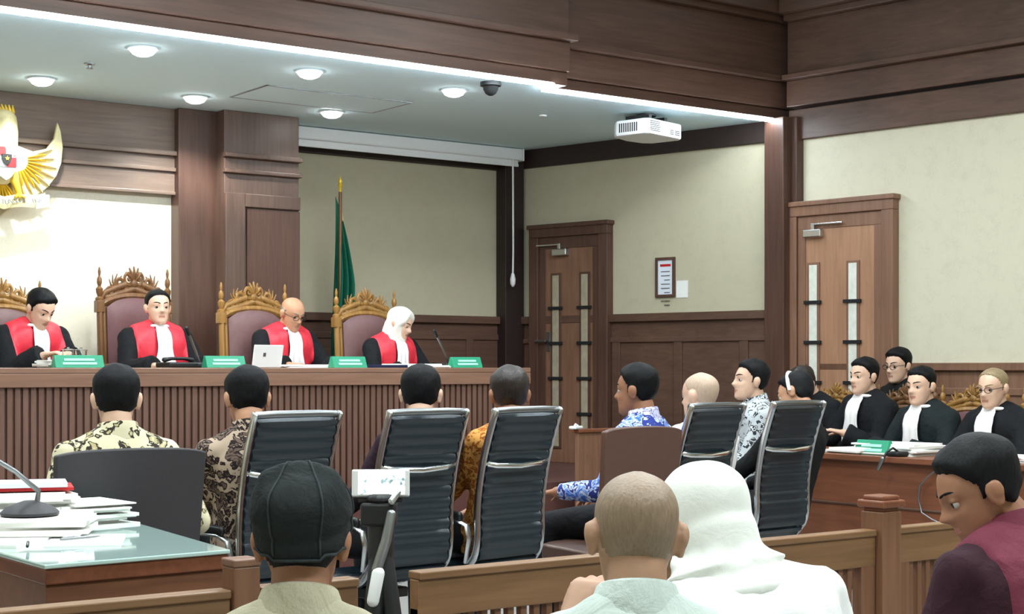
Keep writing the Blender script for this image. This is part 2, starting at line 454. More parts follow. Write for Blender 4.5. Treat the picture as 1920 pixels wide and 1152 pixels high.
def shell_faces():
    f = []
    for i in range(NZ-1):
        for j in range(NA):
            a = i*NA+j; b = i*NA+(j+1) % NA
            f.append((a, b, b+NA, a+NA))
    f.append(tuple(reversed(range(NA)))); f.append(tuple((NZ-1)*NA+j for j in range(NA)))
    return f
HF = shell_faces()
HDIR = HG-np.array([0, -.005, .012]); HDIR = HDIR/np.linalg.norm(HDIR, axis=-1, keepdims=True)
def hairline(y, recede=0.0):
    ys = [-.12, -.06, -.035, -.012, .004, .012, .022, .036, .06, .085, .12]
    zs = [-.080, -.074, -.045, .004, .002, -.016, .030, .054+recede*.4, .073+recede, .080+recede, .080+recede]
    return np.interp(y, ys, zs)
def hair_offset(style):
    X, Y, Z = HG[..., 0], HG[..., 1], HG[..., 2]
    kw = dict(top=.022, side=.010, recede=0.0, rough=.004)
    kw.update(style)
    sd = Z-hairline(Y, kw['recede'])+np.array([.007*noise.noise(Vector((x*45, y*45+7, z*20))) for x, y, z in HG.reshape(-1, 3)]).reshape(NZ, NA)-.012*smoothstep(.03, .055, np.abs(X))*smoothstep(.04, .07, Y)
    if kw.get('bald'):                      # a fringe round the back and sides only
        sd = np.minimum(sd, kw['bald']-Z)
    th = kw['side']+(kw['top']-kw['side'])*smoothstep(.01, .10, Z)
    rn = np.array([noise.noise(Vector((x*38+5, y*38, z*38))) for x, y, z in HG.reshape(-1, 3)]).reshape(NZ, NA)
    return np.where(sd > 0, np.minimum(sd*1.4, th), np.maximum(sd*1.2, -.016))+np.where(sd > .004, rn*kw['rough'], 0)
def remesh(mb, voxel, smooth=2, name='mesh'):
    me = bpy.data.meshes.new(name); me.from_pydata(mb.v, [], mb.f)
    bm = bmesh.new(); bm.from_mesh(me); bmesh.ops.recalc_face_normals(bm, faces=bm.faces); bm.to_mesh(me); bm.free()
    o = bpy.data.objects.new('temporary', me); C.objects.link(o)
    m = o.modifiers.new('r', 'REMESH'); m.mode = 'VOXEL'; m.voxel_size = voxel; m.use_smooth_shade = True
    if smooth:
        k = o.modifiers.new('s', 'SMOOTH'); k.iterations = smooth; k.factor = 0.5
    dg = bpy.context.evaluated_depsgraph_get()
    r = bpy.data.meshes.new_from_object(o.evaluated_get(dg))
    bpy.data.objects.remove(o); bpy.data.meshes.remove(me)
    r.name = name
    return r
def get_co(me):
    a = np.empty(len(me.vertices)*3); me.vertices.foreach_get('co', a); return a.reshape(-1, 3)
def get_no(me):
    a = np.empty(len(me.vertices)*3); me.vertices.foreach_get('normal', a); return a.reshape(-1, 3)
def set_co(me, a):
    me.vertices.foreach_set('co', np.ascontiguousarray(a).ravel()); me.update()
def wrinkle(me, amp, scale, seed):
    co, no = get_co(me), get_no(me)
    d = np.array([noise.noise(Vector((x*scale+seed, y*scale, z*scale*0.7)))+0.5*noise.noise(Vector((x*scale*2.3, y*scale*2.3+seed, z*scale*1.6))) for x, y, z in co])
    set_co(me, co+no*(d*amp)[:, None])
def ik(S, T, l1, l2, hint):
    d = T-S; L = min(d.length, (l1+l2)*0.995); d.normalize()
    a = (l1*l1-l2*l2+L*L)/(2*L); h = math.sqrt(max(l1*l1-a*a, 0))
    p = hint-d*hint.dot(d); p = p.normalized() if p.length > 1e-5 else d.orthogonal().normalized()
    return S+d*a+p*h, S+d*L
def add_hand(mb, W, d, n, thumb, curl=0.5, k=1.0):
    """Palm, four jointed fingers and a thumb from wrist W along d; n is the back of the hand."""
    d = d.normalized(); n = (n-d*n.dot(d)).normalized(); s = d.cross(n).normalized()*thumb
    rr = []
    for t, a, b in ((-.012, .022, .019), (.0, .026, .019), (.03, .037, .0165), (.065, .042, .0145), (.088, .041, .0125), (.097, .034, .008)):
        c = W+d*t*k
        rr.append([c+s*(a*k*math.cos(2*PI*j/14))+n*(b*k*math.sin(2*PI*j/14)) for j in range(14)])
    mb.rings(rr)
    for off, L, cu in ((.032, .070, .9), (.0107, .080, 1.0), (-.0107, .074, 1.08), (-.032, .058, 1.2)):
        p = W+d*.086*k+s*off*k; dd = (d+s*off*3.2).normalized(); pts = [p]; ang = 0.0
        for q in (.46, .30, .24):
            ang += curl*cu*(0.6 if q == .46 else 0.8)
            p = p+(dd*math.cos(ang)-n*math.sin(ang))*L*q*k; pts.append(p)
        mb.tube(pts, [.0092*k, .0088*k, .008*k, .0068*k], 10)
    b = W+d*.022*k+s*.028*k
    t1 = b+(d*.55+s*.75-n*.30).normalized()*.040*k; t2 = t1+(d*.85+s*.30-n*(.30+.4*curl)).normalized()*.032*k; t3 = t2+(d*.9-s*.05-n*(.2+.5*curl)).normalized()*.022*k
    mb.tube([b, t1, t2, t3], [.013*k, .0115*k, .010*k, .008*k], 10)
TORSO = np.array([(-.09, .150, .120), (.00, .172, .125), (.10, .160, .118), (.20, .155, .112), (.30, .170, .118), (.39, .180, .112), (.44, .150, .092), (.475, .095, .072), (.50, .062, .060)])
def person(name, label, px, py, plane, yaw, top, skin='skin', hair=None, head=(0, 0, 0), lean=6, side=0,
           outfit='shirt', top_mat='white_cloth', sleeve='long', hands=None, curl=0.5, floor=0.0, scale=1.0,
           hair_mat='hair', extras=(), voxel=.0075, seat=None, category='person', group=None, legs=True, wide=1.0, lap=None, hint=None, hand_n=None):
    """px, py: where the crown of the head shows; plane: ('v', y) or ('x', x) the head stands in."""
    k = scale
    hp = atv(px, py, plane[1]) if plane[0] == 'v' else atx(px, py, plane[1])
    hip = Vector((0, 0, 0))
    sl, ss = R(lean), R(side)
    up = Vector((math.sin(ss), math.sin(sl)*math.cos(ss), math.cos(sl)*math.cos(ss))).normalized()
    rt = Vector((1, 0, 0)); rt = (rt-up*rt.dot(up)).normalized(); fw = up.cross(rt).normalized()
    HM = Matrix.Rotation(R(head[0]), 3, 'Z') @ Matrix.Rotation(R(head[1]), 3, 'X') @ Matrix.Rotation(R(head[2]), 3, 'Y')
    base = up*.522*k+fw*.014*k
    hc = base+HM @ Vector((0, .022, .088))*k
    crown = hc+Vector((0, 0, .116*k))
    rz = Matrix.Rotation(yaw, 3, 'Z')
    org = hp-rz @ crown                      # world place of the hip centre
    zf = floor
    root = empty(name, (org.x, org.y, zf), yaw, label, category, group)
    hip = Vector((0, 0, org.z-zf))
    hc = hc+hip; base = base+hip
    hs = hip.z-.09*k                          # seat surface
    SP = lambda t, x=0, y=0: hip+up*t*k+rt*x*k+fw*y*k
    def head_pts(off=None):
        g = HG if off is None else HG+HDIR*off[..., None]
        return [hc+HM @ Vector(p)*k for p in g.reshape(-1, 3)]
    def torso_loft(mb, inf, t0=-.09, t1=.5, wide_=1.0):
        rr = []
        ts = [t for t in np.linspace(t0, t1, 18)]
        for t in ts:
            a = (np.interp(t, TORSO[:, 0], TORSO[:, 1])*wide_+inf)*wide; b = np.interp(t, TORSO[:, 0], TORSO[:, 2])+inf
            dy = .012*math.sin((t/.5)*PI)*-1
            ring = []
            for j in range(28):
                c, s_ = math.cos(2*PI*j/28), math.sin(2*PI*j/28); e = 2/2.4
                ring.append(SP(t, a*math.copysign(abs(c)**e, c), b*math.copysign(abs(s_)**e, s_)+dy))
            rr.append(ring)
        mb.rings(rr)
    # arms
    if hands is None: hands = ((.14, .34, .08), (-.14, .34, .08))
    arms = []
    for sgn, T in zip((1, -1), hands):
        S = SP(.405, sgn*.172*wide, -.005)
        tgt = hip+Vector(T)*k
        hv = Vector((sgn*.55, -.55, -.6)) if hint is None else Vector((hint[0]*sgn, hint[1], hint[2]))
        E, W = ik(S, tgt, .275*k, .245*k, hv)
        arms.append((sgn, S, E, W))
    mb = MB()
    mb.add(head_pts(), HF)
    for sgn in (1, -1):
        em = HM @ Matrix.Rotation(R(-14*sgn), 3, 'Z') @ Matrix.Rotation(R(-10), 3, 'X')
        mb.ell(hc+HM @ Vector((.080*sgn, -.010, -.006))*k, (.0095*k, .021*k, .035*k), em, 12, 8)
        mb.ell(hc+HM @ Vector((.085*sgn, -.018, .004))*k, (.0095*k, .018*k, .024*k), em, 12, 8)
    mb.tube([SP(.44), SP(.50, 0, .0), base+HM @ Vector((0, -.006, .012))*k, base+HM @ Vector((0, .008, .055))*k], [.068*k, .057*k, .054*k, .054*k], 18)
    for sgn in (1, -1):
        mb.ell(hc+HM @ Vector((.0315*sgn, .0715, .0125))*k, (.017*k, .014*k, .0085*k), HM, 12, 8)
    torso_loft(mb, -.012)
    for i, (sgn, S, E, W) in enumerate(arms):
        mb.tube([S+(S-E).normalized()*.0, S*.5+E*.5, E], [.050*k, .046*k, .039*k], 14)
        mb.tube([E, E*.6+W*.4, W], [.040*k, .037*k, .026*k], 14)
        d = (W-E).normalized()
        nn = Vector((0, 0, 1)) if hand_n is None else Vector((hand_n[0]*sgn, hand_n[1], hand_n[2]))
        dd = (d+Vector((-sgn*.25, .3, -.15))).normalized() if hand_n is None else d
        add_hand(mb, W, dd, nn, -sgn, curl, k)
    me = remesh(mb, voxel*k, 2, 'body')
    for q in (M[skin], M['lips'], M[hair_mat]): me.materials.append(q)
    cen = np.empty(len(me.polygons)*3); me.polygons.foreach_get('center', cen); cen = cen.reshape(-1, 3)
    inv = np.array(HM.inverted()); loc = (cen-np.array(hc)) @ inv.T/k
    mi = np.zeros(len(me.polygons), int)
    ax = np.abs(loc[:, 0]); zz = loc[:, 2]; yy = loc[:, 1]
    mi[(yy > .082) & (ax < .022) & (zz < -.053-ax*.05) & (zz > -.0715+ax*.25)] = 1
    me.polygons.foreach_set('material_index', mi)
    link('body', me, None, root, 0, 'all')
    def part(nm, m_, mat, smooth='all'):
        return m_.build(nm, mat, root, 0, smooth)
    for sgn in (1, -1):
        eb = MB(); c = hc+HM @ Vector((.0315*sgn, .0708, .003))*k
        eb.ell(c, (.0125*k,)*3, HM @ Matrix.Rotation(R(-90), 3, 'X'), 14, 12)
        eo = eb.build('eye', [M['eye_white'], M['iris']], root, 0, 'all')
        iv = HM.inverted()
        for p in eo.data.polygons:
            if (iv @ (p.center-c)).y > .0094*k: p.material_index = 1
        line = []
        for q in np.linspace(0, 1, 7):
            bx_ = .013+.038*q; bz_ = .0275+.0065*math.sin(q*2.4)
            dd_ = (HG[..., 0]-bx_)**2+(HG[..., 2]-bz_)**2+np.where(HG[..., 1] > .02, 0, 9)
            yb_ = HG.reshape(-1, 3)[int(dd_.argmin())][1]
            line.append(hc+HM @ Vector((bx_*sgn, yb_-.0005, bz_))*k)
        bw = MB(); bw.tube(line, [(.0026*k, .0026*k), (.0033*k, .0033*k), (.0036*k, .0036*k), (.0036*k, .0036*k), (.0032*k, .0032*k), (.0026*k, .0026*k), (.0015*k, .0015*k)], 8); part('eyebrow', bw, M[hair_mat if 'stubble' not in hair_mat else 'hair_brown'])
    if hair is not None:
        hb = MB(); hb.add(head_pts(hair_offset(hair)), HF); part('hair', hb, M[hair_mat])
    # clothing
    inf = {'shirt': .012, 'robe': .024, 'jacket': .02}[outfit]
    cb = MB(); torso_loft(cb, inf, -.10, .485 if outfit != 'robe' else .475, 1.0)
    for sgn, S, E, W in arms:
        r0 = {'shirt': .062, 'robe': .074, 'jacket': .068}[outfit]
        cb.ell(S, (r0*k*1.02, r0*k*1.02, r0*k*1.0))
        if sleeve == 'short':
            end = S*.25+E*.75
            cb.tube([S, S*.5+E*.5, end], [r0*k, r0*.98*k, r0*.95*k], 16, False)
        else:
            Wc = E*.06+W*.94
            cb.tube([S, S*.5+E*.5, E], [r0*k, r0*.93*k, r0*.86*k], 16)
            cb.tube([E, E*.5+Wc*.5, Wc], [r0*.86*k, r0*(.80 if outfit != 'robe' else 1.0)*k, r0*(.62 if outfit != 'robe' else 1.05)*k], 16, False)
    for sgn in (1, -1):
        cb.tube([SP(.455, sgn*.03, -.01), SP(.435, sgn*.09*wide, -.01), SP(.405, sgn*.165*wide, -.005)], [(.058+inf)*k, (.050+inf)*k, (.046+inf)*k], 14)
    if lap or outfit == 'robe':
        L = lap or .36
        for sgn in (1, -1):
            cb.tube([hip+Vector((.085*sgn, 0, 0))*k, hip+Vector((.10*sgn, L*.6, .0))*k, hip+Vector((.11*sgn, L, -.01))*k], [.105*k, .098*k, .09*k], 16)
    cme = remesh(cb, .010*k, 4, 'clothing')
    wrinkle(cme, .006*k, 13, px*.37)
    nm = {'shirt': 'shirt', 'robe': 'robe', 'jacket': 'jacket'}[outfit]
    link(nm, cme, M[top_mat], root, 0, 'all')
    if legs:
        tb = MB(); tb.ell(hip+Vector((0, 0, -.01)), (.165*k, .13*k, .105*k))
        kz = hs+.055*k
        for sgn in (1, -1):
            K = Vector((.12*sgn, .42*k, kz)); A = Vector((.13*sgn, .40*k, .10))
            tb.tube([hip+Vector((.085*sgn, 0, -.005))*k, hip*.4+K*.6, K], [.095*k, .085*k, .066*k], 14)
            tb.tube([K, K*.5+A*.5, A], [.066*k, .062*k, .058*k], 14)
            sb = MB(); sb.tube([A+Vector((0, -.03, -.06)), A+Vector((0, .08, -.064)), A+Vector((0, .17, -.07))], [(.040, .036), (.044, .032), (.036, .024)], 14)
            part('shoe', sb, M['black'])
        tm = remesh(tb, .014, 3, 'trousers'); link('trousers', tm, M['trousers'], root, 0, 'all')
    # extras
    for ex in extras:
        kind = ex[0]
        if kind == 'collar':
            rr = []
            for t, a, b, y in ((.462, .098, .082, .0), (.492, .082, .074, .002), (.522, .071, .068, .006), (.526, .066, .064, .006), (.50, .066, .062, .002), (.465, .085, .07, 0)):
                rr.append([SP(t+.016*(-math.sin(2*PI*j/28)), a*math.cos(2*PI*j/28), b*math.sin(2*PI*j/28)+y) for j in range(28)])
            cb_ = MB(); n_ = 28; kk = 0
            cb_.rings(rr+[rr[0]], False); part('collar', cb_, M[ex[1]])
        elif kind == 'jabot':
            grid = []
            for i in range(14):
                u = i/13; t = .505-u*(ex[1] if len(ex) > 1 else .30); wd = (.028+.040*u+.006*math.sin(u*9))*(ex[2] if len(ex) > 2 else 1)
                yb = np.interp(t, TORSO[:, 0], TORSO[:, 2])+inf+.012+.012*u if t < .46 else .082+.02*(.505-t)/.045
                grid.append([SP(t, wd*(2*j/14-1), yb+.007*math.cos(j/14*2*PI*2.5)*u+.004) for j in range(15)])
            jb = MB(); jb.sheet(grid, .006*k, lambda i, j: fw); part('jabot', jb, M['white_cloth'])
            sb = MB(); sb.tube([SP(.488, -.068, .03), SP(.494, -.04, .07), SP(.495, 0, .083), SP(.494, .04, .07), SP(.488, .068, .03)], [(.018*k, .012*k)]*5, 10)
            part('neck_band', sb, M['white_cloth'])
        elif kind == 'sash':
            me2 = cme.copy(); me2.materials.clear(); co, no = get_co(me2), get_no(me2)
            rel = co-np.array(hip); xx = np.abs(rel @ np.array(rt)/k); tt = rel @ np.array(up)/k; yr = rel @ np.array(fw)/k
            sd = np.minimum.reduce([xx-.042+.09*np.clip(tt-.33, -1, 0)*-.2, .178-xx, yr+.075, tt-.06, .185-yr])
            set_co(me2, co+no*np.clip(sd*.9, -.02, .007)[:, None])
            link('red_lapel', me2, M['red_sash'], root, 0, 'all')
        elif kind == 'yoke':
            me2 = cme.copy(); me2.materials.clear(); co, no = get_co(me2), get_no(me2)
            rel = co-np.array(hip); tt = rel @ np.array(up)/k; xx = np.abs(rel @ np.array(rt)/k)
            sd = np.minimum(tt-ex[2], ex[3]-xx)
            set_co(me2, co+no*np.clip(sd*.9, -.02, .006)[:, None])
            link('shirt_yoke', me2, M[ex[1]], root, 0, 'all')
        elif kind == 'glasses':
            gb = MB()
            for sgn in (1, -1):
                ring = [hc+HM @ Vector((.033*sgn+.024*math.cos(a), .100-.10*abs(.033*sgn+.024*math.cos(a))**1.3, .004+.017*math.sin(a)))*k for a in np.linspace(0, 2*PI, 17)]
                gb.tube(ring, .0020*k, 6)
                gb.tube([hc+HM @ Vector((.057*sgn, .092, .008))*k, hc+HM @ Vector((.076*sgn, .06, .010))*k, hc+HM @ Vector((.082*sgn, -.01, .010))*k], .0020*k, 6)
            gb.tube([hc+HM @ Vector((-.010, .108, .006))*k, hc+HM @ Vector((.010, .108, .006))*k], .0020*k, 6)
            part('glasses', gb, M['black'])
        elif kind == 'hijab':
            X, Y, Z = HG[..., 0], HG[..., 1], HG[..., 2]
            e = np.sqrt((X/.054)**2+((Z+.012)/.088)**2); hole = np.where(Y > .02, (e-1)*.06, .05)
            rn = np.array([noise.noise(Vector((x*22, y*22, z*22+3))) for x, y, z in HG.reshape(-1, 3)]).reshape(NZ, NA)
            off = np.clip(hole*1.6, -.020, .024)+np.where(hole > .01, rn*.002, 0)
            hb = MB(); hb.add(head_pts(off), HF)
            big = ex[1] if len(ex) > 1 else 1.0
            hb.tube([SP(.42), SP(.50, 0, .0), base+HM @ Vector((0, -.012, .01))*k, base+HM @ Vector((0, -.010, .060))*k], [.10*k, .088*k, .088*k, .09*k], 22)
            lo = ex[3] if len(ex) > 3 else .34; rr = []
            for t, a, b, y in ((.34, .175*big, .125*big, .012), (.40, .178*big, .122*big, .010), (.45, .150, .110, .008), (.49, .105, .094, .006), (.53, .085, .086, .006), (.56, .06, .07, .006)):
                rr.append([SP(lo+(t-.34)*(.56-lo)/.22-.06*max(0, math.sin(2*PI*j/32))*(1-(t-.34)/.25), a*math.cos(2*PI*j/32)+.004*math.sin(j*2.4), b*math.sin(2*PI*j/32)+y+.004*math.sin(j*1.7)) for j in range(32)])
            hb.rings(rr)
            if len(ex) > 3:                      # rolled folds round the neck
                for t, rad, tilt in ((.455, .125, .02), (.485, .110, .03), (.515, .100, .035)):
                    hb.tube([SP(t+tilt*math.sin(a), rad*1.06*math.cos(a), rad*.95*math.sin(a)+.004) for a in np.linspace(PI/2, 2.5*PI, 25)], [(.013*k, .017*k)]*25, 8)
            hm = remesh(hb, .009*k if len(ex) < 4 else .006, 2 if len(ex) < 4 else 10, 'hijab'); wrinkle(hm, .005*k, 7, 3.3)
            link('hijab', hm, M[ex[2] if len(ex) > 2 else 'hijab'], root, 0, 'all')
        elif kind == 'cap':
            X, Y, Z = HG[..., 0], HG[..., 1], HG[..., 2]
            sd = Z-(-.036+.60*np.clip(Y+.10, 0, .3)*.62)
            th = .017+.012*smoothstep(.0, .09, Z)-.006*np.exp(-((sd-.040)/.006)**2)
            off = np.where(sd > 0, np.minimum(sd*6.0, th), np.maximum(sd*2.0, -.02))
            off = off+np.where(sd > .05, .004*np.array([noise.noise(Vector((x*26, y*26, z*40+9))) for x, y, z in HG.reshape(-1, 3)]).reshape(NZ, NA), 0)
            az = np.arctan2(X, Y+.01); off = off+.0045*np.abs(np.cos(3*az))**.35*smoothstep(.01, .05, Z)*(sd > 0)
            off = off+.013*np.exp(-((Y+.03+.25*(np.abs(X-.01)))/.012)**2)*smoothstep(.05, .10, Z)+.006*np.exp(-((np.abs(X)-.03-.3*np.clip(Z-.04, 0, 1))/.010)**2)*smoothstep(.0, .08, Z)
            hb = MB(); hb.add(head_pts(off), HF); part('cap_crown', hb, M['cap'])
            cf = (np.array(hc)+(HG+HDIR*(off+.0012)[..., None]) @ np.array(HM).T*k)
            sm = MB(); zr = [i for i in range(NZ) if HG[i, 0, 2] > -.02]
            for q in range(0, NA, 8):
                line = [tuple(cf[i, q]) for i in zr if off[i, q] > .012]
                if len(line) > 3: sm.tube(line, .0024*k, 6)
            rim = []
            for q in list(range(NA))+[0]:
                ii = [i for i in range(NZ) if off[i, q] > .010]
                if ii: rim.append(tuple(cf[ii[0], q]))
            sm.tube(rim, .0032*k, 6); part('cap_seams', sm, M['cap_seam'])
            vb = MB(); grid = [[hc+HM @ Vector((.075*(2*j/12-1), .085+.075*i/6*math.sqrt(max(0, 1-(2*j/12-1)**2*.8)), .045-.03*i/6-.018*(2*j/12-1)**2))*k for j in range(13)] for i in range(7)]
            vb.sheet(grid, .004, lambda i, j: Vector((0, 0, 1))); part('cap_visor', vb, M['cap'])
            bb = MB(); bb.ell(hc+HM @ Vector((0, -.012, .142))*k, (.010, .010, .006)); part('cap_button', bb, M['cap'])
        elif kind == 'headband':
            X = []
            for a in np.linspace(R(-95), R(95), 17):
                X.append(hc+HM @ Vector((.098*math.sin(a), -.01, .01+.128*math.cos(a)))*k)
            hb = MB(); hb.tube(X, [(.011, .005)]*17, 8); part('headset_band', hb, M['white_plastic'])
    return root
# ------------------------------------------------------------------ the room
PZ = 0.50                      # judges' platform
AZ = -0.15                     # floor of the public seats
VL, VR = 8.13, 8.32            # planes of the two fascia boards over the opening
XS = 6.48                      # where the nearer fascia board ends
CO = (8.72, 8.24)              # corner of opening and right wall
CB = (8.10, 10.95)             # far corner of the recess
WE = (CO[0]+.15*11.4, CO[1]-11.4)
struct('floor', MB().bx(-2.2, 11, 3.2, 8.7, -.05, 0), M['floor'])
struct('floor.001', MB().bx(-2.2, 11, -3.2, 3.2, -.2, AZ), M['floor'])
struct('trim_1', MB().bx(-2.2, 9.4, 3.18, 3.2, AZ, 0), M['wood_dark_x'])
struct('floor_platform', MB().bx(-2.2, 8.72, 8.62, 10.98, 0, PZ), M['carpet'])
struct('ceiling', MB().bx(-2.3, 11, -3.3, 8.3, HZ, HZ+.1), M['ceiling'])
struct('ceiling_recess', MB().bx(-2.3, 8.9, VR+.1, 11.1, CZ, CZ+.08).bx(-2.3, XS, VL+.1, VR+.1, CZ, CZ+.08), M['ceiling'])
struct('wall_left', MB().bx(-2.3, -2.2, -3.2, 11, AZ, HZ), M['wall_hall'])
struct('wall_rear', MB().bx(-2.3, 11, -3.3, -3.2, AZ, HZ), M['wall_hall'])
# back wall of the recess: bright emblem wall, wooden header over it, pillar, then the plain beige bay
EV = 10.66
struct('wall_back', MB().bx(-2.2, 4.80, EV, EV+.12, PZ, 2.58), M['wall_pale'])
hd = MB().bx(-2.2, 5.06, EV-.06, EV+.1, 2.58, CZ)
hd.bx(-2.2, 5.04, EV-.10, EV-.05, 2.86, 2.895).bx(-2.2, 5.04, EV-.085, EV-.05, 2.745, 2.775).bx(-2.2, 5.04, EV-.075, EV-.05, 2.575, 2.60)
struct('trim_2', hd, M['wood_header'], .006, 'brown wooden header with two ledges over the bright wall')
pj = MB().bx(4.74, 5.06, EV-.13, EV+.1, PZ, CZ)
struct('trim_3', pj, M['wood_dark'], .006)
pl = MB().bx(5.04, 5.66, 10.40, 10.98, PZ, CZ)
pl.bx(5.04, 5.20, 10.372, 10.41, PZ, 2.60).bx(5.20, 5.66, 10.372, 10.41, 2.50, 2.60)
pl.bx(5.03, 5.67, 10.35, 10.41, 2.86, 2.895).bx(5.03, 5.67, 10.36, 10.41, 2.745, 2.775)
struct('trim_4', pl, M['wood_pillar'], .006, 'broad wooden pillar beside the bright wall')
struct('trim_4_panel', MB().bx(5.22, 5.66, 10.385, 10.40, PZ, 2.49), M['wood_dark'])
BV = 10.95
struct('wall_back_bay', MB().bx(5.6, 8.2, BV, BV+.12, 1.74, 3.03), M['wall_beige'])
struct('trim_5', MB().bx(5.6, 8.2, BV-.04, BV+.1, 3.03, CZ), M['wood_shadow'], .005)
wn = MB().bx(5.6, 8.2, BV-.02, BV+.1, PZ, 1.74).bx(5.6, 8.2, BV-.06, BV, 1.69, 1.755).bx(5.6, 8.2, BV-.035, BV, 1.55, 1.60)
for x in (5.66, 6.3, 6.95, 7.6): wn.bx(x-.035, x+.035, BV-.035, BV, PZ, 1.56)
struct('trim_6', wn, M['wood_dark_x'], .005)
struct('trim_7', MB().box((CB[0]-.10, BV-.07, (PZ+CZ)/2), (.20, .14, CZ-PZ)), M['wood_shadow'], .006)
# right wall of the recess
ws = MB().seg(CO, CB, -.12, 0, 1.74, 3.05)
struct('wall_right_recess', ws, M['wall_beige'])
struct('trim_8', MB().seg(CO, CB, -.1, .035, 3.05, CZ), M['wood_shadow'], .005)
def on_recess(s_, off=0.0):
    d = Vector((CB[0]-CO[0], CB[1]-CO[1])); L = d.length; d.normalize(); n = Vector((-d.y, d.x))
    if n.x > 0: n = -n
    return (CO[0]+d.x*s_+n.x*off, CO[1]+d.y*s_+n.y*off)
def hit(px, p0, p1):
    """Distance from p0 along the floor line p0-p1 at which picture column px meets it."""
    t = (px-960)/F; r = Vector((FW[0]+t*RT[0], FW[1]+t*RT[1])); d = Vector((p1[0]-p0[0], p1[1]-p0[1])).normalized()
    det = r.x*(-d.y)+d.x*r.y
    return (p0[1]*r.x-p0[0]*r.y)/(d.x*r.y-d.y*r.x)
LR = math.hypot(CB[0]-CO[0], CB[1]-CO[1])
wr = MB().seg(CO, CB, -.1, .02, PZ-.5, 1.74)
wr.seg(CO, CB, 0, .06, 1.69, 1.755); wr.seg(CO, CB, 0, .04, 1.52, 1.56)
sx = hit(1275, CO, CB)
for s_ in (sx, sx-.62, sx+.62):
    wr.seg(on_recess(s_-.04), on_recess(s_+.04), 0, .036, PZ, 1.54)
struct('trim_9', wr, M['wood_dark_y'], .004)
# post at the corner of the opening
struct('trim_10', MB().box((CO[0]-.07, CO[1]+.04, CZ/2), (.15, .20, CZ)).box((CO[0]-.02, CO[1]-.085, CZ/2), (.08, .06, CZ)), M['wood_dark'], .006)
# right wall of the hall
struct('wall_right', MB().seg(CO, WE, -.14, 0, 1.34, 3.04), M['wall_hall'])
wb = MB().seg(CO, WE, -.14, .02, AZ, 1.34).seg(CO, WE, 0, .055, 1.29, 1.345).seg(CO, WE, 0, .035, 1.12, 1.17)
struct('trim_11', wb, M['wood_mid'], .005, 'brown wainscot along the cream wall')
tb_ = MB().seg(CO, WE, -.14, .03, 3.04, 3.27).seg(CO, WE, -.14, .06, 3.29, 3.49).seg(CO, WE, -.14, .12, 3.49, 3.53).seg(CO, WE, -.14, .045, 3.53, 3.94)
tb_.seg(CO, WE, -.14, .10, 3.94, 3.99).seg(CO, WE, -.14, .16, 3.99, HZ)
struct('trim_12', tb_, M['wood_dark_y'], .006, 'dark wooden cornice along the right wall')
# fascia boards over the opening
def fascia(x0, x1, v):
    f = MB().bx(x0, x1, v+.03, v+.12, CZ, 3.30).bx(x0, x1, v, v+.12, 3.30, 3.50)
    f.bx(x0-.0, x1+(.03 if x1 < 7 else 0), v-.055, v+.1, 3.50, 3.54).bx(x0, x1, v+.015, v+.12, 3.54, 3.95).bx(x0, x1, v-.04, v+.1, 3.95, 4.0).bx(x0, x1, v-.10, v+.1, 4.0, HZ)
    return f
struct('trim_13', fascia(-2.2, XS, VL), M['wood_dark_x'], .005, 'nearer dark wooden fascia over the judges')
struct('trim_14', fascia(XS-.02, CO[0]+.15, VR), M['wood_dark_x'], .005, 'further dark wooden fascia ending at the corner')
for (x0, x1, v, lb) in ((-2.2, XS-.14, VL, 'long bright white light strip under the wooden fascia, ending mid ceiling'), (XS-.1, CO[0]-.08, VR-.03, 'short bright white light strip above the projector, running to the corner')):
    r_ = empty('light_strip', (x0, v, CZ-.02), 0, lb, 'light strip', 'light strips along the ceiling edge')
    MB().bx(0, x1-x0, -.005, .06, .012, .022).build('housing', M['white_paint'], r_)
    MB().bx(0, x1-x0, -.012, .03, -.006, .012).build('diffuser', M['led'], r_)  # added glow on the white edge, brightens the recess ceiling

